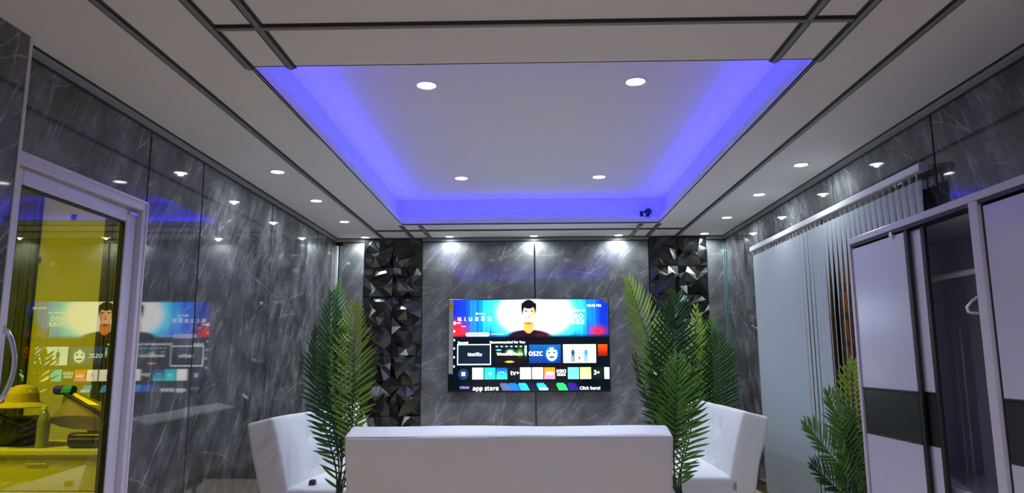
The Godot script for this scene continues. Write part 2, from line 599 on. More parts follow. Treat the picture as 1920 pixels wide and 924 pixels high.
var leaf_mesh: Mesh
func make_leaf() -> Mesh:
	# a narrow pointed blade folded along its middle, one metre long along +Y, 1 wide across X
	var st := new_st()
	var n := 7
	for s in [-1.0, 1.0]:
		for i in n:
			var t0 := float(i) / n
			var t1 := float(i + 1) / n
			var w0 := 0.5 * pow(sin(PI * clampf(t0 * 0.93 + 0.07, 0, 1)), 0.7)
			var w1 := 0.5 * pow(maxf(0.0, sin(PI * clampf(t1 * 0.93 + 0.07, 0, 1))), 0.7)
			var a := Vector3(0, t0, -0.06 * t0 * t0)
			var b := Vector3(0, t1, -0.06 * t1 * t1)
			var c := Vector3(s * w1, t1, 0.22 * w1 - 0.06 * t1 * t1)
			var d := Vector3(s * w0, t0, 0.22 * w0 - 0.06 * t0 * t0)
			if i == n - 1:
				face(st, [a, b, d], Vector3(0, 0, 1))
			else:
				face(st, [a, b, c, d], Vector3(0, 0, 1))
	return st.commit()

# one palm frond: points along its rib (world), where its leaflets start, how long they are, which way its upper side looks
func frond(plant: Node3D, rib: Array, start: float, reach: float, facing: Vector3, m: Material, single: bool, pairs := 26, lean := 1.0) -> void:
	var curve := Curve3D.new()
	for i in rib.size():
		var tan := Vector3.ZERO
		if i > 0 and i < rib.size() - 1:
			tan = (rib[i + 1] - rib[i - 1]) * 0.22
		curve.add_point(rib[i] - plant.position, -tan, tan)
	curve.bake_interval = 0.02
	var total := curve.get_baked_length()
	var pts := []
	var radii := []
	for k in 21:
		pts.append(curve.sample_baked(total * k / 20.0, true))
		radii.append(lerpf(0.0065, 0.0014, k / 20.0))
	var node := part(plant, "frond", tube_mesh(pts, radii, 6), M.rib)
	var st: SurfaceTool = null if single else new_st()
	pairs = int(pairs * 0.88)
	for k in pairs:
		var f := (k + 0.5) / pairs
		var t := lerpf(start, 0.995, f)
		var p := curve.sample_baked(total * t, true)
		var dir := (curve.sample_baked(minf(total, total * t + 0.02), true) - curve.sample_baked(maxf(0.0, total * t - 0.03), true)).normalized()
		var side := dir.cross(facing).normalized()
		var nrm := side.cross(dir).normalized()
		var size := reach * (0.45 + 0.55 * sin(PI * clampf(f * 0.80 + 0.14, 0, 1))) * rng.randf_range(0.9, 1.08)
		if f > 0.8:
			size *= lerpf(1.0, 0.55, (f - 0.8) / 0.2)
		for s in [-1.0, 1.0]:
			var ang := lerpf(1.15, 0.42, pow(f, 1.6)) * lean * rng.randf_range(0.93, 1.07)
			var along: Vector3 = (dir * cos(ang) + side * s * sin(ang) + nrm * rng.randf_range(0.12, 0.30)).normalized()
			var across := along.cross(nrm).normalized()
			var up := across.cross(along).normalized()
			var wide := 0.0155 * rng.randf_range(0.85, 1.15)
			var tr := Transform3D(Basis(across * wide, along * size, up * size * 0.5), p)
			if single:
				var l := MeshInstance3D.new()
				l.name = "leaflet"
				l.mesh = leaf_mesh
				l.material_override = m
				node.add_child(l, true)
				l.transform = tr
			else:
				st.append_from(leaf_mesh, 0, tr)
	if not single:
		var o := part(node, "leaflets", st.commit(), m)
		o.set_meta("kind", "stuff")

func plant_pot(t: Node3D, r: float, h: float) -> void:
	part(t, "pot", lathe_mesh([[r * 0.72, 0.0], [r * 0.78, 0.004], [r * 0.98, h - 0.02], [r * 1.04, h - 0.018], [r * 1.04, h], [r * 0.95, h], [r * 0.93, h - 0.03], [0.0, h - 0.03]], 28), M.pot)
	part(t, "soil", lathe_mesh([[r * 0.92, h - 0.03], [r * 0.5, h - 0.018], [0.0, h - 0.012]], 20), M.soil)

func tv_text(parent: Node3D, text: String, x: float, y: float, high: float, m: Material, bold := true) -> void:
	# lettering on the screen, centred at x, y in the picture's own measure
	var t := TextMesh.new()
	var f := SystemFont.new()
	f.font_names = PackedStringArray(["Droid Sans"])
	f.font_weight = 700 if bold else 400
	t.font = f
	t.text = text
	t.font_size = 64
	t.pixel_size = high / 64.0
	t.depth = 0.001
	part(parent, "lettering", t, m, Vector3((x - 715.0) / 1330.0 * 1.655, (469.0 - y) / 748.0 * 0.931, 0.0032))

func ceiling_strip(called: String, x0: float, d0: float, x1: float, d1: float, label: String) -> void:
	# a dark edged moulding with a paler ridge, planted on the border ceiling
	var t := struct(called, label)
	var along_x := absf(x1 - x0) > absf(d1 - d0)
	var w := 0.0225
	if along_x:
		slab(t, "base", M.strip_dark, x0, CEIL - 0.007, d0 - w, x1, CEIL + 0.003, d0 + w, 0.002)
		slab(t, "ridge", M.strip_grey, x0, CEIL - 0.013, d0 - w * 0.5, x1, CEIL - 0.006, d0 + w * 0.5, 0.003)
	else:
		slab(t, "base", M.strip_dark, x0 - w, CEIL - 0.007, d0, x0 + w, CEIL + 0.003, d1, 0.002)
		slab(t, "ridge", M.strip_grey, x0 - w * 0.5, CEIL - 0.013, d0, x0 + w * 0.5, CEIL - 0.006, d1, 0.003)

func cornice(called: String, x0: float, d0: float, x1: float, d1: float, inward: Vector3, grey: Material) -> void:
	# a coved moulding in the angle of wall and ceiling
	var t := struct(called)
	var prof := [[0.0, 0.0], [0.0, -0.075], [0.007, -0.078], [0.009, -0.066], [0.012, -0.060], [0.022, -0.030], [0.036, -0.013], [0.042, -0.010], [0.050, -0.007], [0.050, 0.0]]
	for e in prof:
		e[0] *= 0.62
		e[1] *= 0.62
	var along := V(x1, 0, d1) - V(x0, 0, d0)
	for piece in [["edge", [0, 1, 2, 3, 4], M.strip_dark], ["cove", [4, 5, 6], grey], ["rim", [6, 7, 8, 9], M.strip_dark]]:
		var st := new_st()
		var ids: Array = piece[1]
		for k in ids.size() - 1:
			var a: Array = prof[ids[k]]
			var b: Array = prof[ids[k + 1]]
			var p := V(x0, CEIL + a[1], d0) + inward * float(a[0])
			var q := V(x0, CEIL + b[1], d0) + inward * float(b[0])
			face(st, [p, q, q + along, p + along], inward - Vector3.UP)
		if piece[0] == "edge":
			var back := []
			for e in prof:
				back.append(V(x0, CEIL + e[1], d0) + inward * float(e[0]))
			face(st, back, -along)
			var far := []
			for e in back:
				far.append(e + along)
			face(st, far, along)
		part(t, piece[0], st.commit(), piece[2])

func relief_tile(seed_value: int) -> Mesh:
	# a square tile of sharp facets, one unit wide, relief towards +Z
	var r := RandomNumberGenerator.new()
	r.seed = seed_value
	var n := 4
	var g := []
	for j in n + 1:
		var row := []
		for i in n + 1:
			var x := float(i) / n
			var y := float(j) / n
			var z := 0.0
			if i > 0 and i < n:
				x += r.randf_range(-0.10, 0.10)
			if j > 0 and j < n:
				y += r.randf_range(-0.10, 0.10)
			if r.randf() < 0.5:
				z = r.randf_range(0.11, 0.20)
			else:
				z = r.randf_range(0.01, 0.045)
			if i == 0 or j == 0 or i == n or j == n:
				z *= 0.35
			row.append(Vector3(x - 0.5, y - 0.5, z))
		g.append(row)
	var st := new_st()
	for j in n:
		for i in n:
			var a: Vector3 = g[j][i]
			var b: Vector3 = g[j][i + 1]
			var c: Vector3 = g[j + 1][i + 1]
			var d: Vector3 = g[j + 1][i]
			if r.randf() < 0.5:
				face(st, [a, b, d], Vector3.BACK)
				face(st, [b, c, d], Vector3.BACK)
			else:
				face(st, [a, b, c], Vector3.BACK)
				face(st, [a, c, d], Vector3.BACK)
	for e in [[0, 0, 1, 0, Vector3.DOWN], [0, n, 1, 0, Vector3.UP], [0, 0, 0, 1, Vector3.LEFT], [n, 0, 0, 1, Vector3.RIGHT]]:
		for k in n:
			var a: Vector3 = g[e[1] + e[3] * k][e[0] + e[2] * k]
			var b: Vector3 = g[e[1] + e[3] * (k + 1)][e[0] + e[2] * (k + 1)]
			face(st, [a, b, Vector3(b.x, b.y, -0.03), Vector3(a.x, a.y, -0.03)], e[4])
	return st.commit()

# ================================================================ the scene
func _ready() -> void:
	rng.seed = 11
	# ---- camera
	cam = Camera3D.new()
	cam.name = "camera"
	add_child(cam)
	cam.fov = rad_to_deg(2.0 * atan(462.0 / 1331.0))
	cam.near = 0.05
	cam.transform = Transform3D(Basis(Vector3(0.9997329, -0.00470682, -0.02262668), Vector3(0.00819263, 0.98763889, 0.15653214), Vector3(0.02161022, -0.1566757, 0.98741365)).orthonormalized(), Vector3(0, EYE, 0))
	cam.current = true
	# ---- surroundings and exposure
	var we := WorldEnvironment.new()
	we.name = "environment"
	var env := Environment.new()
	env.background_mode = Environment.BG_COLOR
	env.background_color = Color(0.01, 0.01, 0.012)
	env.tonemap_mode = Environment.TONE_MAPPER_LINEAR
	env.tonemap_exposure = 1.05
	env.sdfgi_enabled = true
	env.ssao_enabled = true
	env.ssil_enabled = true
	we.environment = env
	add_child(we)
	var side_energy := 0.50
	var tray_energy := 1.5
	var rear_energy := 2.7
	var led_energy := 1.1
	var led_color := Color(0.13, 0.11, 1.0)

	materials()
	shell(led_color, led_energy)
	door_and_next_room()
	window_and_blind()

	# ---- lamps
	var nth := ["fourth", "third", "second", "first"]
	var row := [4.79, 5.71, 6.62, 7.50]
	for k in 4:
		downlight(V(-1.745, CEIL, row[k]), 0.043, "small downlight in the border along the glass door wall, %s from the television wall" % nth[k], "downlights along the glass door wall", side_energy)
	row = [4.75, 5.64, 6.58, 7.44]
	for k in 4:
		downlight(V(1.875, CEIL, row[k]), 0.043, "small downlight in the border along the blind wall, %s from the television wall" % nth[k], "downlights along the blind wall", side_energy)
	for p in [[-0.835, "small downlight above the television, on the side of the glass door wall"], [0.07, "small downlight right over the middle of the television"], [0.977, "small downlight above the television, on the side of the blind wall"]]:
		downlight(V(p[0], CEIL, 7.50), 0.043, p[1], "downlights above the television", side_energy)
	for p in [[-0.576, 3.90, "glass door wall, by the front ceiling strip"], [0.627, 3.885, "blind wall, by the front ceiling strip"], [-0.573, 6.04, "glass door wall, by the television wall"], [0.63, 6.04, "blind wall, by the television wall"]]:
		downlight(V(p[0], RAISED, p[1]), 0.052, "larger downlight in the raised tray towards the " + p[2], "downlights in the raised tray ceiling", tray_energy, 68.0)
	for p in [[-0.8, "glass door wall"], [0.85, "blind wall"]]:
		downlight(V(p[0], CEIL, 0.3), 0.052, "round downlight in the plain ceiling behind the front strip, towards the " + p[1], "downlights behind the front ceiling strip", rear_energy, 86.0, Color(0.92, 0.91, 1.0))

	television()
	sofas_and_plants()
	wardrobe()
	small_things()

func materials() -> void:
	M.white_paint = mat(Color(0.88, 0.88, 0.89), 0.7)
	M.ceiling = mat(Color(0.86, 0.86, 0.87), 0.85)
	M.lamp = glow(Color(1.0, 1.0, 1.0), 9.0)
	M.strip_dark = mat(Color(0.035, 0.04, 0.045), 0.5)
	M.strip_grey = mat(Color(0.46, 0.48, 0.50), 0.4)
	M.strip_pale = mat(Color(0.55, 0.56, 0.56), 0.35)
	M.leather = mat(Color(0.80, 0.80, 0.82), 0.5)
	M.chrome = mat(Color(0.82, 0.83, 0.85), 0.16, 1.0)
	M.dark_metal = mat(Color(0.10, 0.10, 0.11), 0.5)
	M.black_gloss = mat(Color(0.025, 0.025, 0.03), 0.24, 0.0, 0.7)
	M.black = mat(Color(0.02, 0.02, 0.022), 0.5)
	M.aluminium = mat(Color(0.80, 0.80, 0.82), 0.35, 0.0)
	M.upvc = mat(Color(0.80, 0.78, 0.86), 0.35)
	M.rib = mat(Color(0.10, 0.17, 0.08), 0.5)
	M.soil = mat(Color(0.12, 0.09, 0.07), 0.95)
	M.pot = mat(Color(0.85, 0.84, 0.82), 0.35)
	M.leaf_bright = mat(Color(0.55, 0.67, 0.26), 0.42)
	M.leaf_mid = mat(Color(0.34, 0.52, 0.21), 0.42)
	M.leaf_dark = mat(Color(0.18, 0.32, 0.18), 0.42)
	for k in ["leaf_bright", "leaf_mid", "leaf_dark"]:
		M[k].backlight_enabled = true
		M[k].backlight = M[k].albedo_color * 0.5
	M.teal_glass = mat(Color(0.42, 0.53, 0.53), 0.08, 0.0, 0.7)
	M.marble_a = mat(Color.WHITE, 0.035, 0.0, 0.62)
	M.marble_a.albedo_texture = marble_texture(21, 1280, 1.12, 0.16, 0.090, 900)
	M.marble_b = mat(Color.WHITE, 0.05, 0.0, 0.55)
	M.marble_b.albedo_texture = marble_texture(33, 1280, 0.92, 0.28, 0.140, 420)
	M.wood = mat(Color.WHITE, 0.35)
	M.wood.albedo_texture = wood_texture()
	M.skirting = mat(Color(0.16, 0.13, 0.10), 0.4)
	M.slat = mat(Color(0.61, 0.64, 0.67), 0.75)
	M.slat.backlight_enabled = true
	M.slat.backlight = Color(0.2, 0.2, 0.2)
	leaf_mesh = make_leaf()

func shell(led_color: Color, led_energy: float) -> void:
	# ---- floor
	var fl := struct("floor", "pale tan wood laminate floor")
	slab(fl, "slab", M.wood, -6.0, -0.1, -1.5, 6.0, 0.0, 10.2, 0.0, 0.8)
	# ---- ceiling: four border slabs round the tray, its lip, its upright faces and the raised slab
	var ce := struct("ceiling", "white border ceiling round a raised tray")
	slab(ce, "border", M.ceiling, WL - 0.2, CEIL, REAR - 0.2, WR + 0.2, 2.95, TZ0 - 0.055)
	slab(ce, "border", M.ceiling, WL - 0.2, CEIL, TZ1 + 0.055, WR + 0.2, 2.95, WB + 0.2)
	slab(ce, "border", M.ceiling, WL - 0.2, CEIL, TZ0 - 0.055, TX0 - 0.055, 2.95, TZ1 + 0.055)
	slab(ce, "border", M.ceiling, TX1 + 0.055, CEIL, TZ0 - 0.055, WR + 0.2, 2.95, TZ1 + 0.055)
	slab(ce, "raised_panel", M.ceiling, TX0 - 0.06, RAISED, TZ0 - 0.06, TX1 + 0.06, 2.95, TZ1 + 0.06)
	# the lip: a shallow channel whose upright edge hides the light strip
	var e := 0.056
	var lh := 0.066
	for s in [[TX0 - e, TZ0 - e, TX1 + e, TZ0, 0], [TX0 - e, TZ1, TX1 + e, TZ1 + e, 0], [TX0 - e, TZ0, TX0, TZ1, 1], [TX1, TZ0, TX1 + e, TZ1, 1]]:
		slab(ce, "channel_floor", M.ceiling, s[0], CEIL, s[1], s[2], CEIL + 0.012, s[3])
	var lt := 0.012
	slab(ce, "lip", M.ceiling, TX0, CEIL, TZ0 - lt, TX1, CEIL + lh, TZ0, 0.002)
	slab(ce, "lip", M.ceiling, TX0, CEIL, TZ1, TX1, CEIL + lh, TZ1 + lt, 0.002)
	slab(ce, "lip", M.ceiling, TX0 - lt, CEIL, TZ0 - lt, TX0, CEIL + lh, TZ1 + lt, 0.002)
	slab(ce, "lip", M.ceiling, TX1, CEIL, TZ0 - lt, TX1 + lt, CEIL + lh, TZ1 + lt, 0.002)
	# the blue light strip lies in that channel
	var led := thing("led_strip", "blue LED strip hidden behind the lip of the tray ceiling", "light strip", V(0.03, CEIL + 0.012, 4.9))
	M.led = glow(led_color, 2.0)
	var y0 := CEIL + 0.026
	var y1 := CEIL + 0.034
	var g0 := 0.02
	var g1 := 0.048
	for s in [[TX0, TZ0 - g1, TX1, TZ0 - g0], [TX0, TZ1 + g0, TX1, TZ1 + g1], [TX0 - g1, TZ0, TX0 - g0, TZ1], [TX1 + g0, TZ0, TX1 + g1, TZ1]]:
		slab(led, "tape", M.led, s[0], y0, s[1], s[2], y1, s[3])
		var w := absf(float(s[2]) - float(s[0]))
		var l := absf(float(s[3]) - float(s[1]))
		area(led, V((s[0] + s[2]) * 0.5, y1 + 0.004, (s[1] + s[3]) * 0.5), Vector2(w, l), Vector3.UP, Vector3.FORWARD, led_color, led_energy * maxf(w, l) / 3.0)
	# ---- moulding strips on the border ceiling
	ceiling_strip("trim_1", -1.575, REAR, -1.575, WB - 0.05, "dark moulding strip along the ceiling border beside the glass door wall")
	ceiling_strip("trim_2", 1.605, REAR, 1.605, WB - 0.05, "dark moulding strip along the ceiling border beside the blind wall")
	ceiling_strip("trim_3", -1.246, REAR, -1.246, TZ0 + 0.008, "")
	ceiling_strip("trim_4", -1.056, REAR, -1.056, TZ0 + 0.008, "")
	ceiling_strip("trim_5", 1.295, REAR, 1.295, TZ0 + 0.008, "")
	ceiling_strip("trim_6", 1.103, REAR, 1.103, TZ0 + 0.008, "")
	ceiling_strip("trim_7", -1.246, TZ1 + 0.03, -1.246, WB - 0.05, "")
	ceiling_strip("trim_8", -1.056, TZ1 + 0.03, -1.056, WB - 0.05, "")
	ceiling_strip("trim_9", 1.295, TZ1 + 0.03, 1.295, WB - 0.05, "")
	ceiling_strip("trim_10", 1.118, TZ1 + 0.03, 1.118, WB - 0.05, "")
	ceiling_strip("trim_11", -1.225, 2.62, 1.275, 2.62, "dark moulding strip across the ceiling in front of the tray")
	ceiling_strip("trim_12", -1.555, 7.13, 1.585, 7.13, "dark moulding strip across the ceiling near the television wall")
	cornice("trim_13", WL, 2.70, WL, WB, Vector3.RIGHT, M.strip_grey)
	cornice("trim_14", WR, REAR, WR, WB, Vector3.LEFT, M.strip_grey)
	cornice("trim_15", -1.14, WB, 1.31, WB, Vector3.BACK, M.strip_grey)
	cornice("trim_16", WL, WB, -1.77, WB, Vector3.BACK, M.strip_pale)
	cornice("trim_17", 1.925, WB, WR, WB, Vector3.BACK, M.strip_pale)
	# ---- wall with the television: marble sheets between two strips of black relief tiles
	var wb := struct("wall_back", "grey marble wall behind the television")
	slab(wb, "core", M.black, WL - 0.2, 0.0, WB + 0.012, WR + 0.2, CEIL, WB + 0.25)
	var panels := [[WL + 0.075, -1.775, 0.30], [-1.135, 0.0725, 0.02], [0.0815, 1.302, 0.36], [1.928, WR, 0.12]]
	for k in panels.size():
		var p: Array = panels[k]
		slab(wb, "marble_panel", M.marble_b, p[0], 0.0, WB, p[1], CEIL, WB + 0.012, 0.0012, 2.56, Vector2([0.2, 0.26, 0.74, 0.55][k], 0.5))
	slab(wb, "joint_bead", M.black_gloss, 0.0685, 0.0, WB - 0.002, 0.0855, CEIL, WB + 0.01, 0.001)
	var tiles := [relief_tile(4), relief_tile(9), relief_tile(17)]
	var turns := [0.0, PI / 2, PI, -PI / 2]
	var ti := 0
	for strip in [[-1.771, -1.136, "strip of black faceted relief tiles between the television and the glass door wall"], [1.305, 1.924, "strip of black faceted relief tiles between the television and the blind wall"]]:
		var rp := thing("relief_panel", strip[2], "wall panel", V((float(strip[0]) + float(strip[1])) * 0.5, 0, WB))
		var w := (float(strip[1]) - float(strip[0])) / 2.0
		var hi := (CEIL - 0.012) / 8.0
		for j in 8:
			for i in 2:
				var o := part(rp, "tile", tiles[ti % 3], M.black_gloss, V(float(strip[0]) + w * (i + 0.5), hi * (j + 0.5), WB - 0.010) - rp.position, Vector3(0, 0, turns[(ti * 7 + j) % 4]))
				o.scale = Vector3(w * 0.985, hi * 0.985, 0.42) if (ti * 7 + j) % 2 == 0 else Vector3(hi * 0.985, w * 0.985, 0.42)
				ti += 1
	# ---- wall with the glass door
	var wl := struct("wall_left", "glossy dark grey marble wall with a glass door")
	slab(wl, "core", M.black, WL - 0.16, 0.0, 3.765, WL - 0.012, CEIL, WB + 0.2)
	slab(wl, "lintel", M.black, WL - 0.16, 2.07, 2.55, WL - 0.012, CEIL, 3.765)
	slab(wl, "core", M.black, WL - 0.16, 0.0, REAR - 0.2, WL + 0.06, CEIL, 2.68)
	var cuts := [[2.69, 3.758, 2.072], [3.770, 4.407, 0.0], [4.421, 5.658, 0.0], [5.672, 6.908, 0.0], [6.922, WB, 0.0]]
	for k in cuts.size():
		var c: Array = cuts[k]
		slab(wl, "marble_panel", M.marble_a, WL - 0.012, c[2], c[0], WL, CEIL, c[1], 0.0012, 2.56, Vector2([0.7, 0.3, 0.26, 0.74, 0.45][k], 0.5 if k > 0 else 0.12))
	slab(wl, "marble_panel", M.marble_a, WL + 0.06, 0.0, 1.45, WL + 0.072, CEIL, 2.680, 0.0012, 2.56, Vector2(0.74, 0.5))
	slab(wl, "marble_panel", M.marble_a, WL + 0.06, 0.0, 0.196, WL + 0.072, CEIL, 1.446, 0.0012, 2.56, Vector2(0.3, 0.5))
	slab(wl, "marble_panel", M.marble_a, WL + 0.06, 0.0, REAR, WL + 0.072, CEIL, 0.192, 0.0012, 2.9, Vector2(0.5, 0.5))
	slab(wl, "edge_trim", M.aluminium, WL - 0.01, 0.0, 2.672, WL + 0.077, CEIL, 2.690, 0.002)
	# ---- metal and glass beads in the two far corners
	for s in [[WL, 1.0], [WR, -1.0]]:
		var x: float = s[0]
		var q: float = s[1]
		var t := struct("trim_18" if q > 0.0 else "trim_19", "pale metal corner bead with strips of teal glass")
		if q > 0.0:
			slab(t, "bead", M.aluminium, x, 0.0, WB - 0.03, x + 0.032, CEIL - 0.08, WB, 0.004)
			slab(t, "glass_strip", M.teal_glass, x + 0.046, 0.0, WB - 0.008, x + 0.056, CEIL - 0.08, WB + 0.004, 0.002)
			slab(t, "glass_strip", M.teal_glass, x + 0.062, 0.0, WB - 0.008, x + 0.072, CEIL - 0.08, WB + 0.004, 0.002)
		else:
			slab(t, "glass_strip", M.teal_glass, x - 0.012, 0.0, WB - 0.03, x, CEIL - 0.08, WB - 0.006, 0.002)
			slab(t, "glass_strip", M.teal_glass, x - 0.030, 0.0, WB - 0.012, x - 0.016, CEIL - 0.08, WB, 0.002)
	# ---- wall with the window behind the blinds
	var wr := struct("wall_right", "glossy dark grey marble wall with a window behind the blinds")
	var wz0 := 3.85
	var wz1 := 6.30
	var wy1 := 2.06
	slab(wr, "core", M.black, WR + 0.012, 0.0, REAR - 0.2, WR + 0.16, CEIL, wz0)
	slab(wr, "core", M.black, WR + 0.012, 0.0, wz1, WR + 0.16, CEIL, WB + 0.2)
	slab(wr, "core", M.black, WR + 0.012, wy1, wz0, WR + 0.16, CEIL, wz1)
	slab(wr, "core", M.black, WR + 0.012, 0.0, wz0, WR + 0.16, 0.30, wz1)
	var rc := [[REAR, 1.125, 0.0], [1.139, 2.380, 0.0], [2.394, 3.632, 0.0], [3.646, wz0, 0.0], [wz0, 4.867, wy1], [4.881, 6.093, wy1], [6.107, wz1, wy1], [wz1, 6.484, 0.0], [6.498, WB, 0.0]]
	for k in rc.size():
		var c: Array = rc[k]
		slab(wr, "marble_panel", M.marble_a, WR, c[2], c[0], WR + 0.012, CEIL, c[1], 0.0012, 2.56 if k > 0 else 2.9, Vector2([0.5, 0.26, 0.74, 0.5, 0.3, 0.7, 0.5, 0.2, 0.4][k], 0.5))
	slab(wr, "marble_panel", M.marble_a, WR, 0.0, wz0, WR + 0.012, 0.30, wz1, 0.0012, 2.5, Vector2(0.2, 0.4))
	# ---- wall behind the camera
	var wf := struct("wall_front", "plain grey wall at the other end of the room")
	slab(wf, "core", mat(Color(0.62, 0.61, 0.62), 0.7), WL - 0.2, 0.0, REAR - 0.15, WR + 0.2, CEIL, REAR)
	# ---- skirting
	for s in [["baseboard_left", WL, 3.80, WL + 0.012, WB], ["baseboard_right", WR - 0.012, REAR, WR, WB], ["baseboard_back", WL, WB - 0.012, WR, WB]]:
		var t := struct(s[0], "dark brown skirting board")
		slab(t, "board", M.skirting, s[1], 0.0, s[2], s[3], 0.088, s[4], 0.003)
		slab(t, "cap", M.strip_dark, float(s[1]) - (0.003 if s[0] == "baseboard_right" else 0.0), 0.088, float(s[2]) - (0.003 if s[0] == "baseboard_back" else 0.0), float(s[3]) + (0.003 if s[0] == "baseboard_left" else 0.0), 0.098, s[4], 0.003)

func door_and_next_room() -> void:
	# ---- glass door in its white frame, a little ajar
	var d := struct("door_1", "white framed door of yellow tinted glass, slightly ajar")
	slab(d, "head", M.upvc, WL - 0.12, 2.012, 2.69, WL + 0.012, 2.07, 3.762, 0.004)
	slab(d, "jamb", M.upvc, WL - 0.12, 0.0, 3.715, WL + 0.012, 2.012, 3.762, 0.004)
	slab(d, "jamb", M.upvc, WL - 0.12, 0.0, 2.68, WL - 0.012, 2.012, 2.70, 0.004)
	slab(d, "head_bead", M.upvc, WL + 0.008, 2.052, 2.69, WL + 0.020, 2.066, 3.756, 0.003)
	slab(d, "jamb_bead", M.upvc, WL + 0.008, 0.0, 3.744, WL + 0.020, 2.066, 3.758, 0.003)
	var leaf := Node3D.new()
	leaf.name = "leaf"
	d.add_child(leaf)
	leaf.position = V(WL - 0.042, 0.0, 3.708)
	leaf.rotation.y = 0.0245
	# leaf in its own axes: z runs from the hinge towards the camera
	var wide := 0.985
	var fm: Material = M.upvc
	var parts := [["stile", 0.0, 0.02, 0.088, 2.0], ["stile", wide - 0.088, 0.02, wide, 2.0], ["rail", 0.088, 1.935, wide - 0.088, 2.0], ["rail", 0.088, 0.02, wide - 0.088, 0.12]]
	for p in parts:
		var size := Vector3(0.045, float(p[4]) - float(p[2]), float(p[3]) - float(p[1]))
		part(leaf, p[0], box_mesh(size, 0.005), fm, Vector3(0, (float(p[4]) + float(p[2])) * 0.5, (float(p[3]) + float(p[1])) * 0.5))
	var y0 := 0.12
	var y1 := 1.935
	for p in [[0.088, y0, 0.100, y1], [wide - 0.100, y0, wide - 0.088, y1], [0.1, y1 - 0.010, wide - 0.1, y1], [0.1, y0, wide - 0.1, y0 + 0.010]]:
		var size := Vector3(0.03, float(p[3]) - float(p[1]), float(p[2]) - float(p[0]))
		part(leaf, "gasket", box_mesh(size, 0.002), M.black, Vector3(0, (float(p[3]) + float(p[1])) * 0.5, (float(p[2]) + float(p[0])) * 0.5))
	M.yellow_glass = mat(Color(0.90, 0.87, 0.10, 0.0), 0.0)
	M.yellow_glass.refraction_enabled = true
	M.yellow_glass.refraction_scale = 0.05
	part(leaf, "glass", box_mesh(Vector3(0.006, y1 - y0 - 0.016, wide - 0.196)), M.yellow_glass, Vector3(0, (y0 + y1) * 0.5, wide * 0.5))
	# pull handle near the free edge
	var hz := wide - 0.060
	var hp := []
	for k in 17:
		var t := float(k) / 16.0
		hp.append(Vector3(0.022 + 0.042 * pow(sin(PI * t), 0.45), lerpf(1.045, 1.345, t), hz - 0.03 * sin(PI * t)))
	part(leaf, "handle", tube_mesh(hp, [0.010], 12), M.chrome)
	part(leaf, "hinge_cover", box_mesh(Vector3(0.02, 0.022, 0.07), 0.006), M.chrome, Vector3(0.028, 1.982, 0.05))
	# ---- the room beyond the glass
	var white := mat(Color(0.82, 0.82, 0.80), 0.7)
	slab(struct("wall_next_far", "white wall of the next room seen through the yellow glass"), "panel", white, -5.2, 0.0, 5.2, WL - 0.16, 2.6, 5.3)
	slab(struct("wall_next_end"), "panel", white, -5.3, 0.0, 1.6, -5.2, 2.6, 5.3)
	slab(struct("wall_next_near"), "panel", white, -5.2, 0.0, 1.5, WL - 0.16, 2.6, 1.6)
	slab(struct("ceiling_next"), "panel", white, -5.3, 2.6, 1.5, WL - 0.16, 2.7, 5.3)
	var dark := mat(Color(0.25, 0.26, 0.27), 0.6)
	for s in [[-3.05, 7, "wide dark grey fluted panel on the wall beyond the glass"], [-3.76, 5, "narrow dark grey fluted panel on the wall beyond the glass"]]:
		var f := thing("fluted_panel", s[2], "wall panel", V(s[0], 0, 5.188), "dark fluted panels beyond the glass")
		for k in int(s[1]):
			part(f, "slat", box_mesh(Vector3(0.032, 2.5, 0.03 + 0.012 * (k % 2)), 0.004), dark, Vector3(0.034 * (k - (int(s[1]) - 1) * 0.5), 1.27, 0.016))
		part(f, "backing", box_mesh(Vector3(0.036 * int(s[1]), 2.5, 0.006)), M.black, Vector3(0, 1.27, 0.003))
	for p in [[137, 407, "higher small dark square plate on the wall beyond the glass"], [71, 487, "lower small dark square plate on the wall beyond the glass"]]:
		var at := px(p[0], p[1], 5.19)
		var o := thing("wall_plate", p[2], "wall plate", at, "small plates beyond the glass")
		part(o, "plate", box_mesh(Vector3(0.035, 0.045, 0.012), 0.003), dark)
		part(o, "button", box_mesh(Vector3(0.014, 0.022, 0.006), 0.002), M.black, Vector3(0, 0, 0.008))
	var lamp := thing("added_panel_light", "unseen square ceiling light added to light the room beyond the glass", "ceiling lamp", V(-3.3, 2.6, 3.2))  # out of view, added to brighten the room behind the yellow glass
	part(lamp, "frame", box_mesh(Vector3(0.42, 0.02, 0.42), 0.005), M.white_paint, Vector3(0, -0.008, 0))
	part(lamp, "diffuser", box_mesh(Vector3(0.38, 0.01, 0.38), 0.003), glow(Color(1, 1, 0.97), 3.0), Vector3(0, -0.018, 0))
	area(lamp, lamp.position + Vector3(0, -0.03, 0), Vector2(0.38, 0.38), Vector3.DOWN, Vector3.FORWARD, Color(1, 1, 0.96), 4.0)
	# ---- low cabinet with things on it
	var cab := thing("drawer_cabinet", "low white drawer cabinet standing beyond the yellow glass", "cabinet", V(-3.0, 0, 4.15))
	part(cab, "body", box_mesh(Vector3(1.36, 0.70, 0.44), 0.004), white, Vector3(0, 0.36, 0))
	part(cab, "top", box_mesh(Vector3(1.42, 0.028, 0.52), 0.004), white, Vector3(0, 0.724, 0.0))
	for i in 2:
		for j in 4:
			var dr := part(cab, "drawer", box_mesh(Vector3(0.672, 0.162, 0.018), 0.004), white, Vector3(-0.34 + 0.68 * i, 0.105 + 0.166 * j, 0.229))
			part(dr, "grip", box_mesh(Vector3(0.12, 0.010, 0.010), 0.003), M.aluminium, Vector3(0, 0.060, 0.012))
	var straw := mat(Color(0.78, 0.70, 0.52), 0.8)
	var hat_at := px(40, 757, 4.02)
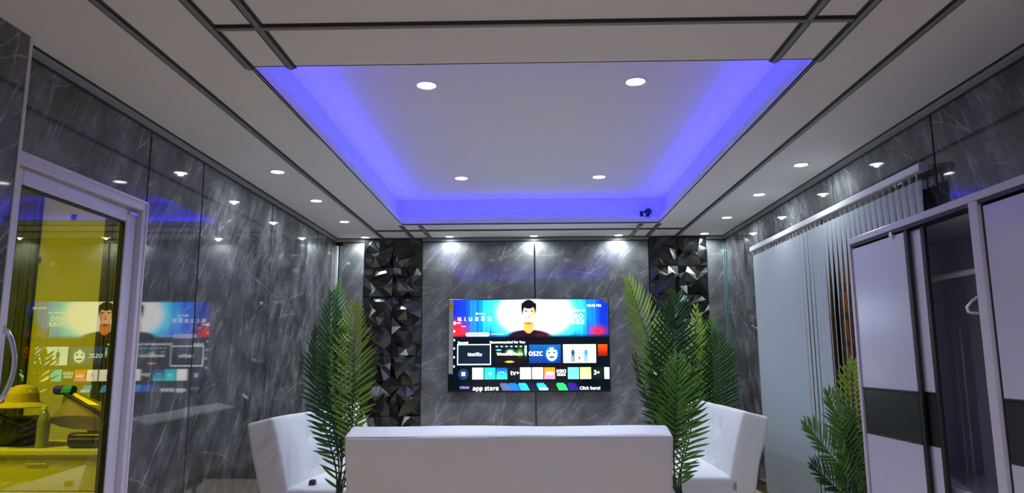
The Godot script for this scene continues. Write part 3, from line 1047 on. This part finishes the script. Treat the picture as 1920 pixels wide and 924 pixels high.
	var hat := thing("sun_hat", "pale sun hat resting on the bag on the white cabinet", "hat", hat_at)
	part(hat, "crown", lathe_mesh([[0.080, -0.01], [0.084, 0.01], [0.078, 0.06], [0.060, 0.090], [0.03, 0.104], [0.0, 0.108]], 24), straw)
	part(hat, "brim", lathe_mesh([[0.075, 0.004], [0.135, -0.018], [0.137, -0.013], [0.082, 0.012]], 28), straw)
	var bag := thing("black_bag", "crumpled black bag lying on the white cabinet under the hat", "bag", V(hat_at.x - 0.14, 0.745, 4.12))
	part(bag, "body", round_mesh(Vector3(0.40, 0.15, 0.24), 0.070, 0.03, "crumple"), mat(Color(0.03, 0.03, 0.035), 0.45), Vector3(0, 0.082, 0))
	part(bag, "strap", tube_mesh([Vector3(-0.18, 0.14, 0.06), Vector3(-0.1, 0.19, 0.13), Vector3(0.06, 0.17, 0.15), Vector3(0.2, 0.10, 0.12)], [0.010], 8), M.black)
	var bottle_at := px(82, 828, 4.02)
	var bottle := thing("bottle", "clear plastic bottle standing on the white cabinet beyond the glass", "bottle", V(bottle_at.x, 0.738, 4.0))
	part(bottle, "body", lathe_mesh([[0.0, 0.0], [0.030, 0.002], [0.033, 0.01], [0.031, 0.05], [0.033, 0.09], [0.033, 0.15], [0.020, 0.19], [0.013, 0.20], [0.013, 0.212]], 20), mat(Color(0.52, 0.56, 0.54), 0.12))
	part(bottle, "cap", lathe_mesh([[0.0155, 0.205], [0.0155, 0.226], [0.0, 0.228]], 16), M.white_paint)
	var foil := mat(Color(0.80, 0.72, 0.35), 0.32, 0.6)
	var pouch_at := px(146, 790, 4.05)
	var pouch := thing("folded_pouch", "shiny gold folded pouch with a black strap on the white cabinet", "pouch", V(pouch_at.x + 0.02, 0.738, 4.08))
	var ps := new_st()
	var rings := []
	for k in 13:
		var a := TAU * k / 12.0
		rings.append([Vector3(0.23 * cos(a), 0.09 + 0.05 * sin(a), 0.10 * sin(a + 0.4)), Vector3(0.20 * cos(a) + 0.03, 0.16 + 0.04 * sin(a), 0.09 * sin(a + 0.4)), Vector3(-0.10 + 0.03 * cos(a), 0.265 + 0.008 * sin(a), 0.02 * sin(a))])
	for k in 12:
		for j in 2:
			face(ps, [rings[k][j], rings[k + 1][j], rings[k + 1][j + 1], rings[k][j + 1]], rings[k][j] - Vector3(0, 0.14, 0))
	var low := []
	for k in 12:
		low.append(rings[k][0])
	face(ps, low, Vector3.DOWN)
	part(pouch, "body", ps.commit(), foil, Vector3(0, 0.035, 0))
	part(pouch, "strap", tube_mesh([Vector3(-0.12, 0.295, 0.03), Vector3(0.02, 0.25, 0.10), Vector3(0.14, 0.19, 0.12), Vector3(0.25, 0.10, 0.10)], [0.011], 8), M.black)
	part(pouch, "knot", round_mesh(Vector3(0.12, 0.05, 0.06), 0.02, 0.02), M.black, Vector3(-0.12, 0.31, 0.02))
	var case_at := px(168, 818, 3.98)
	var bc := thing("hard_case", "long black rounded case lying at the front of the white cabinet", "case", V(case_at.x + 0.03, 0.738, 3.985))
	part(bc, "shell", round_mesh(Vector3(0.30, 0.082, 0.07), 0.025, 0.03), mat(Color(0.03, 0.03, 0.03), 0.3), Vector3(0, 0.042, 0))
	part(bc, "seam", box_mesh(Vector3(0.27, 0.004, 0.002)), foil, Vector3(0, 0.052, 0.0352))

func window_and_blind() -> void:
	# ---- window behind the blind
	var w := struct("window_1", "dark aluminium window behind the vertical blind")
	var z0 := 3.85
	var z1 := 6.30
	var y0 := 0.30
	var y1 := 2.06
	var x0 := WR + 0.03
	var x1 := WR + 0.08
	var fm := mat(Color(0.08, 0.08, 0.085), 0.4)
	slab(w, "frame", fm, x0, y0, z0, x1, y0 + 0.05, z1, 0.003)
	slab(w, "frame", fm, x0, y1 - 0.05, z0, x1, y1, z1, 0.003)
	for z in [z0, 5.05, z1 - 0.05]:
		slab(w, "mullion", fm, x0, y0 + 0.05, z, x1, y1 - 0.05, z + 0.05, 0.003)
	var glass := mat(Color(1, 1, 1, 0.04), 0.02)
	glass.transparency = BaseMaterial3D.TRANSPARENCY_ALPHA
	slab(w, "pane", glass, x0 + 0.02, y0 + 0.05, z0 + 0.05, x0 + 0.026, y1 - 0.05, 5.05)
	slab(w, "pane", glass, x0 + 0.02, y0 + 0.05, 5.10, x0 + 0.026, y1 - 0.05, z1 - 0.05)
	# ---- passage outside with a brown rack
	var grey := mat(Color(0.22, 0.20, 0.19), 0.8)
	slab(struct("wall_passage_side"), "panel", grey, 4.2, 0.0, 2.8, 4.3, 2.6, 10.1)
	slab(struct("wall_passage_far"), "panel", grey, WR + 0.16, 0.0, 10.0, 4.2, 2.6, 10.1)
	slab(struct("wall_passage_near"), "panel", grey, WR + 0.16, 0.0, 2.8, 4.2, 2.6, 2.9)
	slab(struct("ceiling_passage"), "panel", grey, WR + 0.16, 2.6, 2.8, 4.3, 2.7, 10.1)
	var rack := thing("wooden_rack", "brown wooden rack of stacked boxes outside the window", "rack", V(3.25, 0, 7.0))
	var brown := mat(Color(0.36, 0.21, 0.11), 0.7)
	var brown2 := mat(Color(0.48, 0.30, 0.16), 0.7)
	for x in [-0.75, 0.0, 0.75]:
		part(rack, "post", box_mesh(Vector3(0.05, 2.3, 0.35), 0.004), brown, Vector3(x, 1.15, 0))
	for k in 8:
		part(rack, "shelf", box_mesh(Vector3(1.5, 0.025, 0.36), 0.003), brown, Vector3(0, 0.25 + 0.28 * k, 0))
	var tan_card := mat(Color(0.62, 0.50, 0.40), 0.8)
	for k in 7:
		for i in 8:
			var hgt := rng.randf_range(0.12, 0.22)
			var m: Material = tan_card if k < 3 else (brown2 if rng.randf() < 0.5 else brown)
			part(rack, "box", box_mesh(Vector3(rng.randf_range(0.12, 0.165), hgt, 0.28), 0.004), m, Vector3(-0.63 + 0.18 * i, 0.2625 + 0.28 * k + hgt * 0.5, 0.02))
	var lamp := thing("added_passage_lamp", "unseen warm bulb lamp added to light the passage outside the window", "lamp", V(3.0, 2.6, 5.4))  # out of view, added so the rack shows between the slats
	part(lamp, "holder", lathe_mesh([[0.0, 0.0], [0.045, 0.0], [0.045, -0.03], [0.02, -0.06], [0.0, -0.06]], 16), M.white_paint)
	var bulb := []
	for k in 13:
		bulb.append([0.035 * sin(PI * k / 12.0), -0.13 + 0.07 - 0.07 * cos(PI * k / 12.0) - 0.0])
	part(lamp, "bulb", lathe_mesh(bulb, 16), glow(Color(1.0, 0.78, 0.5), 3.0))
	var om := OmniLight3D.new()
	om.name = "lamp_light"
	lamp.add_child(om)
	om.position = Vector3(0, -0.06, 0)
	om.light_color = Color(1.0, 0.78, 0.52)
	om.light_energy = 1.6
	om.light_size = 0.03
	om.omni_range = 12.0
	om.omni_attenuation = 2.0
	om.shadow_enabled = true
	# ---- vertical blind
	var b := thing("vertical_blind", "grey white vertical blind hanging over the window beside the wardrobe", "blind", V(2.065, 2.19, 5.06))
	slab(b, "head_rail", M.aluminium, 2.040, 2.170, 3.635, 2.085, 2.212, 6.492, 0.004)
	slab(b, "rail_end", M.upvc, 2.038, 2.168, 3.630, 2.087, 2.214, 3.640, 0.003)
	for d in [3.68, 5.06, 6.42]:
		slab(b, "bracket", M.aluminium, 2.085, 2.190, d - 0.02, WR, 2.216, d + 0.02, 0.002)
	var closed := slat_mesh(2.06, deg_to_rad(1.5), deg_to_rad(2.5))
	var half := slat_mesh(2.06, deg_to_rad(4.5), deg_to_rad(8.0))
	var open := slat_mesh(2.06, deg_to_rad(3.0), deg_to_rad(25.0))
	var clip := box_mesh(Vector3(0.012, 0.045, 0.006), 0.002)
	var n := 0
	var d := 3.70
	while d < 6.46:
		var m := open if d < 4.90 else (half if d > 5.12 and d < 5.36 else closed)
		var s := part(b, "slat", m, M.slat, V(2.0625, 2.128, d) - b.position)
		part(s, "clip", clip, M.aluminium, Vector3(0, 0.022, 0))
		d += 0.070
		n += 1

func slat_mesh(length: float, a_top: float, a_bottom: float) -> Mesh:
	# a thin, slightly curved strip hanging from its top edge, turning along its length
	var st := new_st()
	var rows := 22
	var cols := 4
	for sgn in [-1.0, 1.0]:
		for j in rows:
			for i in cols:
				var q := []
				for c in [[i, j], [i + 1, j], [i + 1, j + 1], [i, j + 1]]:
					var u := -0.5 + float(c[0]) / cols
					var v := float(c[1]) / rows
					var ang := lerpf(a_top, a_bottom, smoothstep(0.0, 0.36, v))
					var bow: float = 0.005 * (1.0 - 4.0 * u * u) - 0.0006 * sgn
					# across the slat runs along the wall (z); positive angle turns its far edge away from the room
					var pz := u * 0.089
					q.append(Vector3(-bow * cos(ang) - pz * sin(ang), -v * length, pz * cos(ang) - bow * sin(ang)))
				face(st, q, Vector3(sgn * 1.0, 0, 0.0))
	return st.commit()

func television() -> void:
	var t := thing("television", "large flat wall television showing a streaming menu", "television", V(0.0065, 1.355, WB - 0.022))
	part(t, "body", box_mesh(Vector3(1.60, 0.84, 0.045), 0.012), M.black, Vector3(0, 0, 0.0225))
	part(t, "wall_mount", box_mesh(Vector3(0.5, 0.4, 0.021), 0.003), M.dark_metal, Vector3(0, 0, -0.0105))
	part(t, "bezel", box_mesh(Vector3(1.692, 0.968, 0.022), 0.004), mat(Color(0.03, 0.03, 0.035), 0.35), Vector3(0, 0, 0.055))
	var sm := StandardMaterial3D.new()
	sm.albedo_color = Color(0.01, 0.01, 0.012)
	sm.roughness = 0.12
	sm.emission_enabled = true
	sm.emission = Color.BLACK
	sm.emission_texture = screen_texture()
	sm.emission_energy_multiplier = 3.2
	var q := QuadMesh.new()
	q.size = Vector2(1.676, 0.943)
	var sc := part(t, "screen", q, sm, Vector3(0, 0.004, 0.0665))
	area(t, t.position + Vector3(0, 0, 0.071), Vector2(1.676, 0.943), Vector3.BACK, Vector3.UP, Color(0.75, 0.88, 1.0), 0.01)
	var white := glow(Color(1, 1, 1), 2.4)
	var violet := glow(Color(0.62, 0.35, 0.95), 1.1)
	var red := glow(Color(0.95, 0.35, 0.35), 1.1)
	tv_text(sc, "HBO", 1118, 234, 0.072, white)
	tv_text(sc, "max", 1118, 275, 0.085, white)
	tv_text(sc, "Available on", 1118, 182, 0.032, white)
	tv_text(sc, "10:15 PM", 1270, 144, 0.036, white)
	tv_text(sc, "Recent", 160, 450, 0.034, white)
	tv_text(sc, "Recommended for You", 535, 448, 0.034, white)
	tv_text(sc, "Netflix", 260, 549, 0.046, white)
	tv_text(sc, "Woodwalkers", 555, 546, 0.042, white)
	tv_text(sc, "OSZC", 772, 545, 0.062, white)
	tv_text(sc, "tv+", 596, 703, 0.062, white)
	tv_text(sc, "HBO", 985, 690, 0.050, white)
	tv_text(sc, "max", 985, 716, 0.046, white)
	tv_text(sc, "3+", 1281, 702, 0.062, white)
	tv_text(sc, "app store", 352, 829, 0.060, white)
	tv_text(sc, "VIDAA", 174, 822, 0.034, violet)
	tv_text(sc, "Click here!", 1221, 830, 0.042, white)
	tv_text(sc, "Cube", 838, 832, 0.038, white)
	tv_text(sc, "News", 888, 700, 0.034, red)
	# maker's film and stickers left on the edge of the screen
	var strip := part(t, "edge_sticker", box_mesh(Vector3(0.045, 0.775, 0.0016)), mat(Color(0.60, 0.60, 0.60), 0.5), Vector3(-0.818, 0.093, 0.0685))
	strip.set_meta("label", "pale grey sticker strip down the screen edge")
	var ys := part(strip, "yellow_mark", box_mesh(Vector3(0.044, 0.085, 0.0014)), mat(Color(0.75, 0.62, 0.05), 0.5), Vector3(0, 0.30, 0.0014))
	part(ys, "dot", box_mesh(Vector3(0.012, 0.014, 0.001)), M.black, Vector3(0.002, 0.015, 0.001))
	var cs := part(t, "corner_sticker", box_mesh(Vector3(0.040, 0.036, 0.0016)), mat(Color(0.72, 0.64, 0.15), 0.5), Vector3(0.812, 0.462, 0.0685), Vector3(0, 0, 0.3))
	part(cs, "dot", box_mesh(Vector3(0.018, 0.014, 0.001)), M.black, Vector3(0, 0, 0.001))

func sofas_and_plants() -> void:
	sofa("white buttoned sofa standing with its plain back to the viewer, facing the television", V(-0.11, 0, 3.83), PI)
	sofa("white buttoned sofa standing along the marble wall with the glass door", V(-1.705, 0, 5.423), deg_to_rad(84.5))
	sofa("white buttoned sofa standing along the wall with the vertical blind", V(1.645, 0, 5.87), deg_to_rad(-90.0))
	var to_eye := Vector3(0, 0.10, 1.0)
	var S := 924.0
	# each frond: rib in picture points with their depths, where the leaflets start, their reach, the way it faces, leaf tone, single leaflets, pairs
	var dL := 4.33
	var pl := thing("potted_palm", "tall artificial palm in a pot between the front sofa and the door wall sofa", "plant", V(-1.175, 0, dL))
	plant_pot(pl, 0.105, 0.30)
	var root := V(-1.165, 0.28, dL)
	var low := [root, px(641, 915, dL)]
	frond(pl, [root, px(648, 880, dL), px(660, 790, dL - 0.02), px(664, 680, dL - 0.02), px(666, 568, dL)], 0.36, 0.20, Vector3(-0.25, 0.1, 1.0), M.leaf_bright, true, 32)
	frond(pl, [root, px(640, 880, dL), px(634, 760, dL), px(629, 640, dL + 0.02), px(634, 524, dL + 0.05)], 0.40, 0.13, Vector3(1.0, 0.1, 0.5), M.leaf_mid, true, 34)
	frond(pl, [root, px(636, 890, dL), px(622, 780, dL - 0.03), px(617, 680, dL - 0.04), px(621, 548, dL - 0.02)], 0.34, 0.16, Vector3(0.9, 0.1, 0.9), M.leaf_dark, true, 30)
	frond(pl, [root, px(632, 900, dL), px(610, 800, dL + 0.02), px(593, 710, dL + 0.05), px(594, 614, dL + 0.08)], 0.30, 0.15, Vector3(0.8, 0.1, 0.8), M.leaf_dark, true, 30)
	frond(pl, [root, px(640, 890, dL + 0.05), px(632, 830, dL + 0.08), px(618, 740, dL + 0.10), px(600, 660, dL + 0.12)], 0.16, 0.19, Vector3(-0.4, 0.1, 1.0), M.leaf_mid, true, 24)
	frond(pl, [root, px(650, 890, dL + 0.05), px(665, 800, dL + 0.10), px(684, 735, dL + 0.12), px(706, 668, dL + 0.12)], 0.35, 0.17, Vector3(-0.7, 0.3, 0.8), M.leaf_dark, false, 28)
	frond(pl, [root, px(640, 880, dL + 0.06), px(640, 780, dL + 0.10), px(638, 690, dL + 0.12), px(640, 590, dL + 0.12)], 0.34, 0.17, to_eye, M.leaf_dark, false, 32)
	var dR := 4.62
	var pr := thing("potted_palm", "tall artificial palm in a pot between the front sofa and the blind wall sofa", "plant", V(0.985, 0, dR))
	plant_pot(pr, 0.115, 0.30)
	root = V(0.975, 0.28, dR)
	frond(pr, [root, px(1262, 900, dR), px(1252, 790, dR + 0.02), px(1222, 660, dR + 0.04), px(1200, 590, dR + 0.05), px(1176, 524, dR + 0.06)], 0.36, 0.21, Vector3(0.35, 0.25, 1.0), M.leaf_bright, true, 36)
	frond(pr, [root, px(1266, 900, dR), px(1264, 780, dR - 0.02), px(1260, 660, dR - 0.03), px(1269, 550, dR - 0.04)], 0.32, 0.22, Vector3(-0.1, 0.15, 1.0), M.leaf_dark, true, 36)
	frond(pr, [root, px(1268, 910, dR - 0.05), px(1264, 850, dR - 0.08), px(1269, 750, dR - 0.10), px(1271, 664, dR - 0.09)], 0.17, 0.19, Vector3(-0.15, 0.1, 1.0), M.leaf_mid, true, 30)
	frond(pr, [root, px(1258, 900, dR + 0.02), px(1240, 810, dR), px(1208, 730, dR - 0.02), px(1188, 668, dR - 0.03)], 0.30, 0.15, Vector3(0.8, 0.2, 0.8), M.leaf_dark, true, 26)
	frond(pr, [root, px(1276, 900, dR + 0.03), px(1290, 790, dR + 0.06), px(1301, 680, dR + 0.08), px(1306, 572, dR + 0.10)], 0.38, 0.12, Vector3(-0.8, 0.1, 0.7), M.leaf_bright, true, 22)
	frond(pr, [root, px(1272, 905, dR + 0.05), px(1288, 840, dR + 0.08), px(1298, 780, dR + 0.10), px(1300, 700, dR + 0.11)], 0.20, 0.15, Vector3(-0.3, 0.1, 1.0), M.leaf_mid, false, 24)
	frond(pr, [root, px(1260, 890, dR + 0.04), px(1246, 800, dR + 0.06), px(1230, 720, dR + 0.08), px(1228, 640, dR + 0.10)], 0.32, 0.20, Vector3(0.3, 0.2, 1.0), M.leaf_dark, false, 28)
	var dB := 7.05
	var pb := thing("potted_palm", "artificial palm in a pot in the corner behind the blind wall sofa", "plant", V(1.90, 0, dB))
	plant_pot(pb, 0.12, 0.32)
	root = V(1.90, 0.30, dB)
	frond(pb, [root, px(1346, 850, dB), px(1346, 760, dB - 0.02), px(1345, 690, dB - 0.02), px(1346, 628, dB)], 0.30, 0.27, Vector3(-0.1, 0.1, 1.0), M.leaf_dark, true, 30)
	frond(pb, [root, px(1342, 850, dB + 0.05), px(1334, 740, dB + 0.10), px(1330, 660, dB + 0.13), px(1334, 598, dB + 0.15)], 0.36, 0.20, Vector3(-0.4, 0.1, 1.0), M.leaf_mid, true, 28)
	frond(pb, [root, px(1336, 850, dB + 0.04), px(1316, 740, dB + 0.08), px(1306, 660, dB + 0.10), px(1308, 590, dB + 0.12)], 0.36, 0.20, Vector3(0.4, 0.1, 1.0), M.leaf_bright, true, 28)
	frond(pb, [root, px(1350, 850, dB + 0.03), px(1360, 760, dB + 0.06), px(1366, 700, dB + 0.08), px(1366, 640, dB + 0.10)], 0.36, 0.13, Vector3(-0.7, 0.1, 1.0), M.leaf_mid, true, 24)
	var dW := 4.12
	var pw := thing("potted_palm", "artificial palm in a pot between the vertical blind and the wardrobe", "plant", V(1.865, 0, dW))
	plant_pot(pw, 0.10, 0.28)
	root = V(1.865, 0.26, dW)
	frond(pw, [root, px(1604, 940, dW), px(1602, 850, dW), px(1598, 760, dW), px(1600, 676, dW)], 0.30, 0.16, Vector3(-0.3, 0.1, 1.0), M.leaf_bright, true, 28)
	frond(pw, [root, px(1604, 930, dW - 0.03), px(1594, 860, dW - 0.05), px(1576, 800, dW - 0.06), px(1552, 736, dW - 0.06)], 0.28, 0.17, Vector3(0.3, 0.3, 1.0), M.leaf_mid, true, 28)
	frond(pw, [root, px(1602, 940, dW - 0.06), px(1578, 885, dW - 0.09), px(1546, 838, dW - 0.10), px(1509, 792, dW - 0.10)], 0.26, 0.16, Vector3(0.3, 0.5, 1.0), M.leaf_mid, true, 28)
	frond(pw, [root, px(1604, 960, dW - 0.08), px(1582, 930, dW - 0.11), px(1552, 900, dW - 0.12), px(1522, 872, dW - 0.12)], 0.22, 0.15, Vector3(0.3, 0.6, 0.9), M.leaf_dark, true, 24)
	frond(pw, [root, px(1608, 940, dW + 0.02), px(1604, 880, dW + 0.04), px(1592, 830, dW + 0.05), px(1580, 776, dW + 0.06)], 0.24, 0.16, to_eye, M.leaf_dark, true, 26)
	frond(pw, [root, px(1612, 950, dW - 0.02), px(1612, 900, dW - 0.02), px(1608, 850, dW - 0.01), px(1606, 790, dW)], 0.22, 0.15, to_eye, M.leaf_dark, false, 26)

func wardrobe() -> void:
	var F := 1.65
	var z0 := 1.15
	var z1 := 3.652
	var top := 1.81
	var t := thing("wardrobe", "white sliding door wardrobe with a charcoal band across its doors", "wardrobe", V(1.88, 0, 2.4))
	var frame := mat(Color(0.72, 0.70, 0.78), 0.35)
	var inside := mat(Color(0.80, 0.80, 0.87), 0.5)
	var door := mat(Color(0.70, 0.69, 0.77), 0.22)
	var band := mat(Color(0.07, 0.085, 0.10), 0.35)
	var edge := mat(Color(0.05, 0.05, 0.06), 0.4)
	slab(t, "top", frame, F, top - 0.030, z0, WR - 0.02, top, z1, 0.003)
	slab(t, "side", frame, F, 0.0, z1 - 0.022, WR - 0.02, top - 0.03, z1, 0.003)
	slab(t, "side", frame, F, 0.0, z0, WR - 0.02, top - 0.03, z0 + 0.022, 0.003)
	slab(t, "back", inside, WR - 0.032, 0.05, z0 + 0.02, WR - 0.02, top - 0.03, z1 - 0.02)
	slab(t, "post", frame, F, 0.0, 2.592, F + 0.06, top - 0.03, 2.642, 0.003)
	slab(t, "divider", inside, F + 0.07, 0.05, 2.58, WR - 0.03, top - 0.03, 2.598, 0.002)
	slab(t, "plinth", frame, F + 0.02, 0.0, z0 + 0.02, WR - 0.03, 0.06, z1 - 0.022, 0.003)
	slab(t, "top_track", edge, F + 0.006, top - 0.045, z0 + 0.022, F + 0.075, top - 0.030, z1 - 0.022, 0.002)
	slab(t, "shelf", mat(Color(0.74, 0.74, 0.82), 0.15), F + 0.085, 0.655, 2.598, WR - 0.032, 0.680, z1 - 0.022, 0.003)
	slab(t, "shelf_edge", frame, F + 0.078, 0.650, 2.598, F + 0.086, 0.684, z1 - 0.022, 0.002)
	var front := slab(t, "inner_drawer", frame, F + 0.10, 0.08, 2.600, F + 0.118, 0.650, z1 - 0.024, 0.003)
	part(front, "screw_cap", lathe_mesh([[0.008, 0.0], [0.007, 0.003], [0.0, 0.004]], 12), M.black, Vector3(-0.009, 0.262, -0.08), Vector3(0, 0, PI / 2))
	# doors: near and far sliding leaves
	for s in [[3.095, z1 - 0.026, F + 0.006, false], [3.000, 3.58, F + 0.026, false], [z0 + 0.024, 2.590, F + 0.012, true]]:
		var a: float = s[0]
		var b: float = s[1]
		var x: float = s[2]
		var dn := Node3D.new()
		dn.name = "door"
		t.add_child(dn, true)
		dn.position = V(x, 0.0, (a + b) * 0.5) - t.position
		var w := b - a
		var st := 0.026 if not s[3] else 0.008
		for e in [[0.07, 0.845, door, "panel"], [0.852, 1.058, band, "band"], [1.065, top - 0.055, door, "panel"]]:
			part(dn, e[3], box_mesh(Vector3(0.014, float(e[1]) - float(e[0]), w - st - 0.006), 0.002), e[2], Vector3(0.010, (float(e[0]) + float(e[1])) * 0.5, -st * 0.5 if not s[3] else st * 0.5))
		for y in [0.8485, 1.0615]:
			part(dn, "divider_bead", box_mesh(Vector3(0.016, 0.007, w - st), 0.001), edge, Vector3(0.009, y, -st * 0.5 if not s[3] else st * 0.5))
		part(dn, "stile", box_mesh(Vector3(0.014, top - 0.12, st), 0.002), edge, Vector3(0.010, (top + 0.02) * 0.5, (w - st) * 0.5 if not s[3] else -(w - st) * 0.5))
		part(dn, "roller", lathe_mesh([[0.0, -0.006], [0.014, -0.006], [0.014, 0.006], [0.0, 0.006]], 14), M.chrome, Vector3(-0.002, top - 0.05, w * 0.5 - 0.12), Vector3(0, 0, PI / 2))
	# rail and hanger in the open bay
	var zr := []
	for k in 2:
		zr.append(V(1.84, 1.56, 2.60 + k * 1.028) - t.position)
	part(t, "rail", tube_mesh(zr, [0.0125], 12), M.white_paint)
	part(t, "rail_holder", box_mesh(Vector3(0.05, 0.06, 0.015), 0.004), M.black, V(1.84, 1.56, 2.606) - t.position)
	var h := thing("clothes_hanger", "white plastic hanger hanging from the rail in the open wardrobe bay", "hanger", V(1.84, 1.56, 2.75))
	var hook := []
	for k in 13:
		var a := lerpf(-0.9, PI + 0.1, k / 12.0)
		hook.append(Vector3(0.018 * cos(a), 0.018 * sin(a) - 0.001, 0))
	hook.reverse()
	hook.append_array([Vector3(0.006, -0.030, 0), Vector3(0, -0.05, 0), Vector3(0, -0.075, 0)])
	part(h, "hook", tube_mesh(hook, [0.003], 8), M.chrome, Vector3(0, 0.0, 0))
	var body := [Vector3(0, -0.07, 0), Vector3(-0.06, -0.085, 0), Vector3(-0.17, -0.155, 0), Vector3(-0.195, -0.18, 0), Vector3(-0.19, -0.20, 0), Vector3(-0.17, -0.205, 0), Vector3(0, -0.205, 0), Vector3(0.17, -0.205, 0), Vector3(0.19, -0.20, 0), Vector3(0.195, -0.18, 0), Vector3(0.17, -0.155, 0), Vector3(0.06, -0.085, 0), Vector3(0, -0.07, 0)]
	part(h, "shoulders", tube_mesh(body, [0.006], 8), M.white_paint).scale = Vector3(0.85, 0.9, 1.0)

func small_things() -> void:
	# small twin camera on the lip of the tray
	var at := px(1212, 404, TZ1 + 0.006)
	var c := thing("security_camera", "small black camera clipped on the tray lip above the television wall", "camera", V(at.x, CEIL + 0.064, TZ1 + 0.006))
	var bm := mat(Color(0.02, 0.02, 0.03), 0.35)
	part(c, "base", lathe_mesh([[0.0, 0.0], [0.024, 0.0], [0.024, 0.008], [0.010, 0.012], [0.008, 0.026], [0.0, 0.026]], 16), bm, Vector3(0.010, 0.0, 0.0))
	var head := part(c, "head", round_mesh(Vector3(0.055, 0.055, 0.06), 0.012, 0.02), bm, Vector3(0.018, 0.050, 0.0), Vector3(0.2, 0.5, 0.75))
	part(head, "lens", lathe_mesh([[0.0, 0.034], [0.012, 0.034], [0.015, 0.030], [0.015, 0.02]], 16), M.black_gloss, Vector3.ZERO, Vector3(PI / 2, 0, 0))
	part(c, "aerial", round_mesh(Vector3(0.030, 0.058, 0.028), 0.010, 0.02), bm, Vector3(-0.048, 0.030, 0.0), Vector3(0, 0, 0.12))
	part(c, "cross_bar", box_mesh(Vector3(0.08, 0.012, 0.016), 0.003), bm, Vector3(-0.015, 0.046, 0))
	# small dark block at the end of the sofa seat
	var bp := px(582, 922, 4.62)
	var b := thing("wooden_block", "small dark brown wooden block standing on the sofa seat by the palm", "block", V(bp.x, 0.425, 4.66))
	part(b, "body", box_mesh(Vector3(0.04, 0.03, 0.04), 0.004), mat(Color(0.22, 0.16, 0.12), 0.5), Vector3(0, 0.015, 0))
	part(b, "cap", box_mesh(Vector3(0.032, 0.006, 0.032), 0.002), M.dark_metal, Vector3(0, 0.032, 0))
